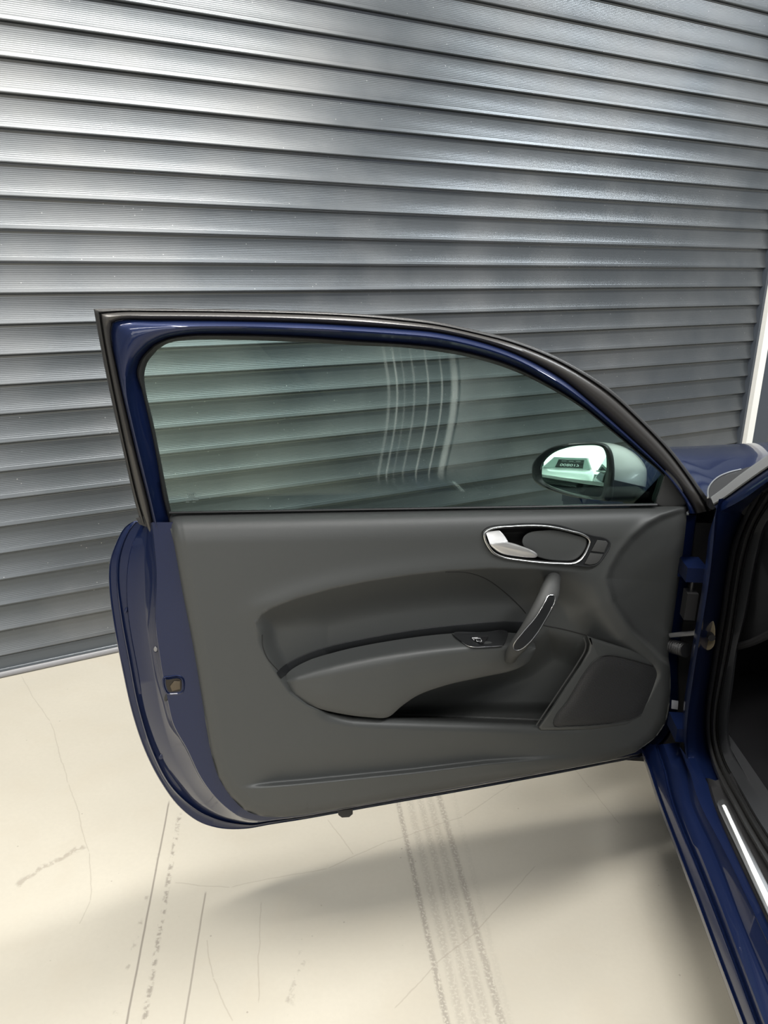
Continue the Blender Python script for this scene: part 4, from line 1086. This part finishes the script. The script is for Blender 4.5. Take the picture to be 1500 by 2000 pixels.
# roof, quarter panel and rear window behind the camera's right shoulder
rf = []
for s_, z_ in ((.22, 1.36), (.26, 1.385), (.4, 1.405), (.85, 1.42), (1.3, 1.405), (1.46, 1.36)):
    rf.append([car_pt(f_, s_, z_ - .05 * ((f_ + 1.0) / 1.0) ** 2 * (1 if f_ > -1 else .6)) for f_ in np.linspace(-2.3, -.35, 14)])
MB().loft(rf).build('roof', M_BLUE, car)
qz = np.linspace(.24, .93, 12)
qp = [[car_pt(f_, .0 - .035 * math.sin(math.pi * min(1, (z_ - .24) / .62)) + .10 * ss((z_ - .80) / .2) + .10 * ss((-1.9 - f_) / .8), z_) for f_ in np.linspace(-2.6, -1.12, 16)] for z_ in qz]
MB().loft(qp).build('quarter_panel', M_BLUE, car)
bp_ = np.array([[car_pt(-1.12 - .02 * k, s_, z_) for s_, z_ in ((.0, .30), (-.03, .55), (.02, .9), (.10, 1.1), (.2, 1.33))] for k in (0, 3)])
MB().loft([bp_[0] + ECS * .08, bp_[0], bp_[1]]).build('door_pillar', M_BLACK, car)
br_ = np.array([car_pt(f_, .05, .935) for f_ in np.linspace(-2.35, -1.1, 12)])
MB().tube(br_, .012, 8, up=(0, 0, 1)).build('belt_moulding', M_SEAL, car)
MB().loft([[car_pt(f_, .06, .935) for f_ in np.linspace(-2.3, -1.14, 8)], [car_pt(f_, .20, 1.30) for f_ in np.linspace(-2.0, -1.14, 8)]]).build('quarter_window', mat('dark_window', (.03, .04, .04), .03, spec=.8), car)

# ------------------------------------------------------------------ white car parked behind the photographer (seen in the door mirror)
wc = empty('parked_car', (-.55, -4.2, 0))
tag(wc, 'white car with a black price board on its windscreen, reflected in the door mirror', 'car')
WX = -.42
def wsec(y, hood, wid, low=.24, crown=.03):
    h = [(wid - .03, low), (wid, low + .12), (wid + .01, .55), (wid - .01, hood - .12), (wid - .06, hood - .04), (wid - .16, hood - .005), (wid * .5, hood + crown * .7), (0, hood + crown)]
    pts = [(-x, z) for x, z in h] + [(x, z) for x, z in h[::-1][1:]]
    return [(WX + x, y, z) for x, z in pts]
rows = [wsec(-1.920, .56, .55, .40, 0), wsec(-1.940, .66, .66, .30), wsec(-2.000, .72, .76, .24), wsec(-2.150, .78, .84, .24), wsec(-2.500, .87, .88, .24), wsec(-2.900, .93, .89, .24), wsec(-3.200, .96, .89, .24), wsec(-5.500, .98, .88, .24), wsec(-5.70, .90, .82, .3)]
MB().loft(rows, cap=True).build('body', mat('white_car_paint', (.78, .79, .79), .3, coat=.8), wc, sharp=50)
def wq(name, pts, m, par=None): return obj(name, pts, [tuple(range(len(pts)))], m, par or wc, smooth=False)
cab = [[(WX + k * x, y, z) for x, y, z in ((.80, -3.150, .95), (.60, -3.750, 1.40), (.58, -4.600, 1.46), (.66, -5.400, 1.0))] for k in (-1, -.98, -.5, 0, .5, .98, 1)]
MB().loft(cab).build('cabin_roof', mat('white_car_roof', (.78, .79, .79), .3, coat=.8), wc, sharp=50)
ws_ = [(WX - .74, -3.130, .97), (WX + .74, -3.130, .97), (WX + .56, -3.700, 1.39), (WX - .56, -3.700, 1.39)]
wn = np.cross(np.array(ws_[1]) - ws_[0], np.array(ws_[3]) - ws_[0]); wn /= np.linalg.norm(wn); wn *= np.sign(wn[2])
V = np.vstack([np.array(ws_) + wn * .012, np.array(ws_) - wn * .01])
wind = obj('windscreen', V, [(0, 1, 2, 3), (7, 6, 5, 4), (0, 1, 5, 4), (1, 2, 6, 5), (2, 3, 7, 6), (3, 0, 4, 7)], mat('windscreen_glass', (.35, .42, .40), .05, spec=.8), wc, smooth=False)
for k in (-1, 1):
    MB().loft([[(WX + k * (.50 + .26 * t), -1.945 - .16 * t - .02, .60 + dz * (1 - .3 * t) + .05 * t) for t in np.linspace(0, 1, 6)] for dz in (-.05, 0, .06)]).build('headlamp', M_ALU, wc)
    for yy in (-2.550, -4.900):
        tt = np.linspace(0, 2 * math.pi, 33)[:-1]
        rw = [[(WX + k * xx, yy + r_ * math.cos(a_), .31 + r_ * math.sin(a_)) for a_ in tt] for xx, r_ in ((.70, .30), (.72, .31), (.88, .31), (.905, .295), (.90, .21), (.88, .20))]
        wh = MB().loft(rw, cu=True); wh.f.append(tuple(range(len(wh.v) - 32, len(wh.v)))); wh.build('wheel', M_BLACK, wc)
MB().loft([[(WX + x, -1.930 + .01 * abs(x), z) for x in np.linspace(-.5, .5, 8)] for z in (.34, .44)]).build('intake_grille', M_BLACK, wc)
# price board lying against the windscreen
vx = np.array([1.0, 0, 0]); vy = np.array(ws_[3]) - np.array(ws_[0]); vy[0] = 0; vy /= np.linalg.norm(vy)
bc = (np.array(ws_[0]) + np.array(ws_[1])) / 2 + vy * .27 + wn * .03 + vx * .06
BW, BH = .44, .25
V = [bc + vx * i * BW + vy * j * BH + wn * k for i in (-1, 1) for j in (-1, 1) for k in (0, .008)]
pb = MB().add(V, [(0, 1, 3, 2), (4, 6, 7, 5), (0, 4, 5, 1), (2, 3, 7, 6), (0, 2, 6, 4), (1, 5, 7, 3)]).build('price_board', M_BLACK, wc, smooth=False)
def text(body, size, off):
    cu = bpy.data.curves.new('lettering', 'FONT'); cu.body = body; cu.size = size; cu.align_x = 'CENTER'; cu.extrude = .001
    t = bpy.data.objects.new('lettering_source', cu); COL.objects.link(t)
    dg = bpy.context.evaluated_depsgraph_get()
    me = bpy.data.meshes.new_from_object(t.evaluated_get(dg))
    V = np.array([v.co[:] for v in me.vertices]); Fs = [tuple(p.vertices) for p in me.polygons]
    bpy.data.objects.remove(t); bpy.data.curves.remove(cu); bpy.data.meshes.remove(me)
    # the board faces +y, so its reading direction runs towards -x
    W_ = bc + wn * .0095 - np.outer(V[:, 0], vx) + np.outer(V[:, 1] + off, vy) + np.outer(V[:, 2], wn)
    obj('lettering', W_, Fs, mat('board_white', (.85, .85, .85), .5), pb, smooth=False)
text('\u00a310800', .21, -.18)
for k, (u0, u1, v_) in enumerate(((-.32, -.16, .15), (-.08, .08, .145), (.16, .32, .15), (-.32, .32, .06))):
    V = [bc + wn * .0095 - vx * u + vy * (v_ + dv) for u in (u0, u1) for dv in ((-.016, .016) if k < 3 else (-.004, .004))]
    obj('printed_line', V, [(0, 1, 3, 2)], mat('board_grey', (.35, .36, .36), .5), pb, smooth=False)
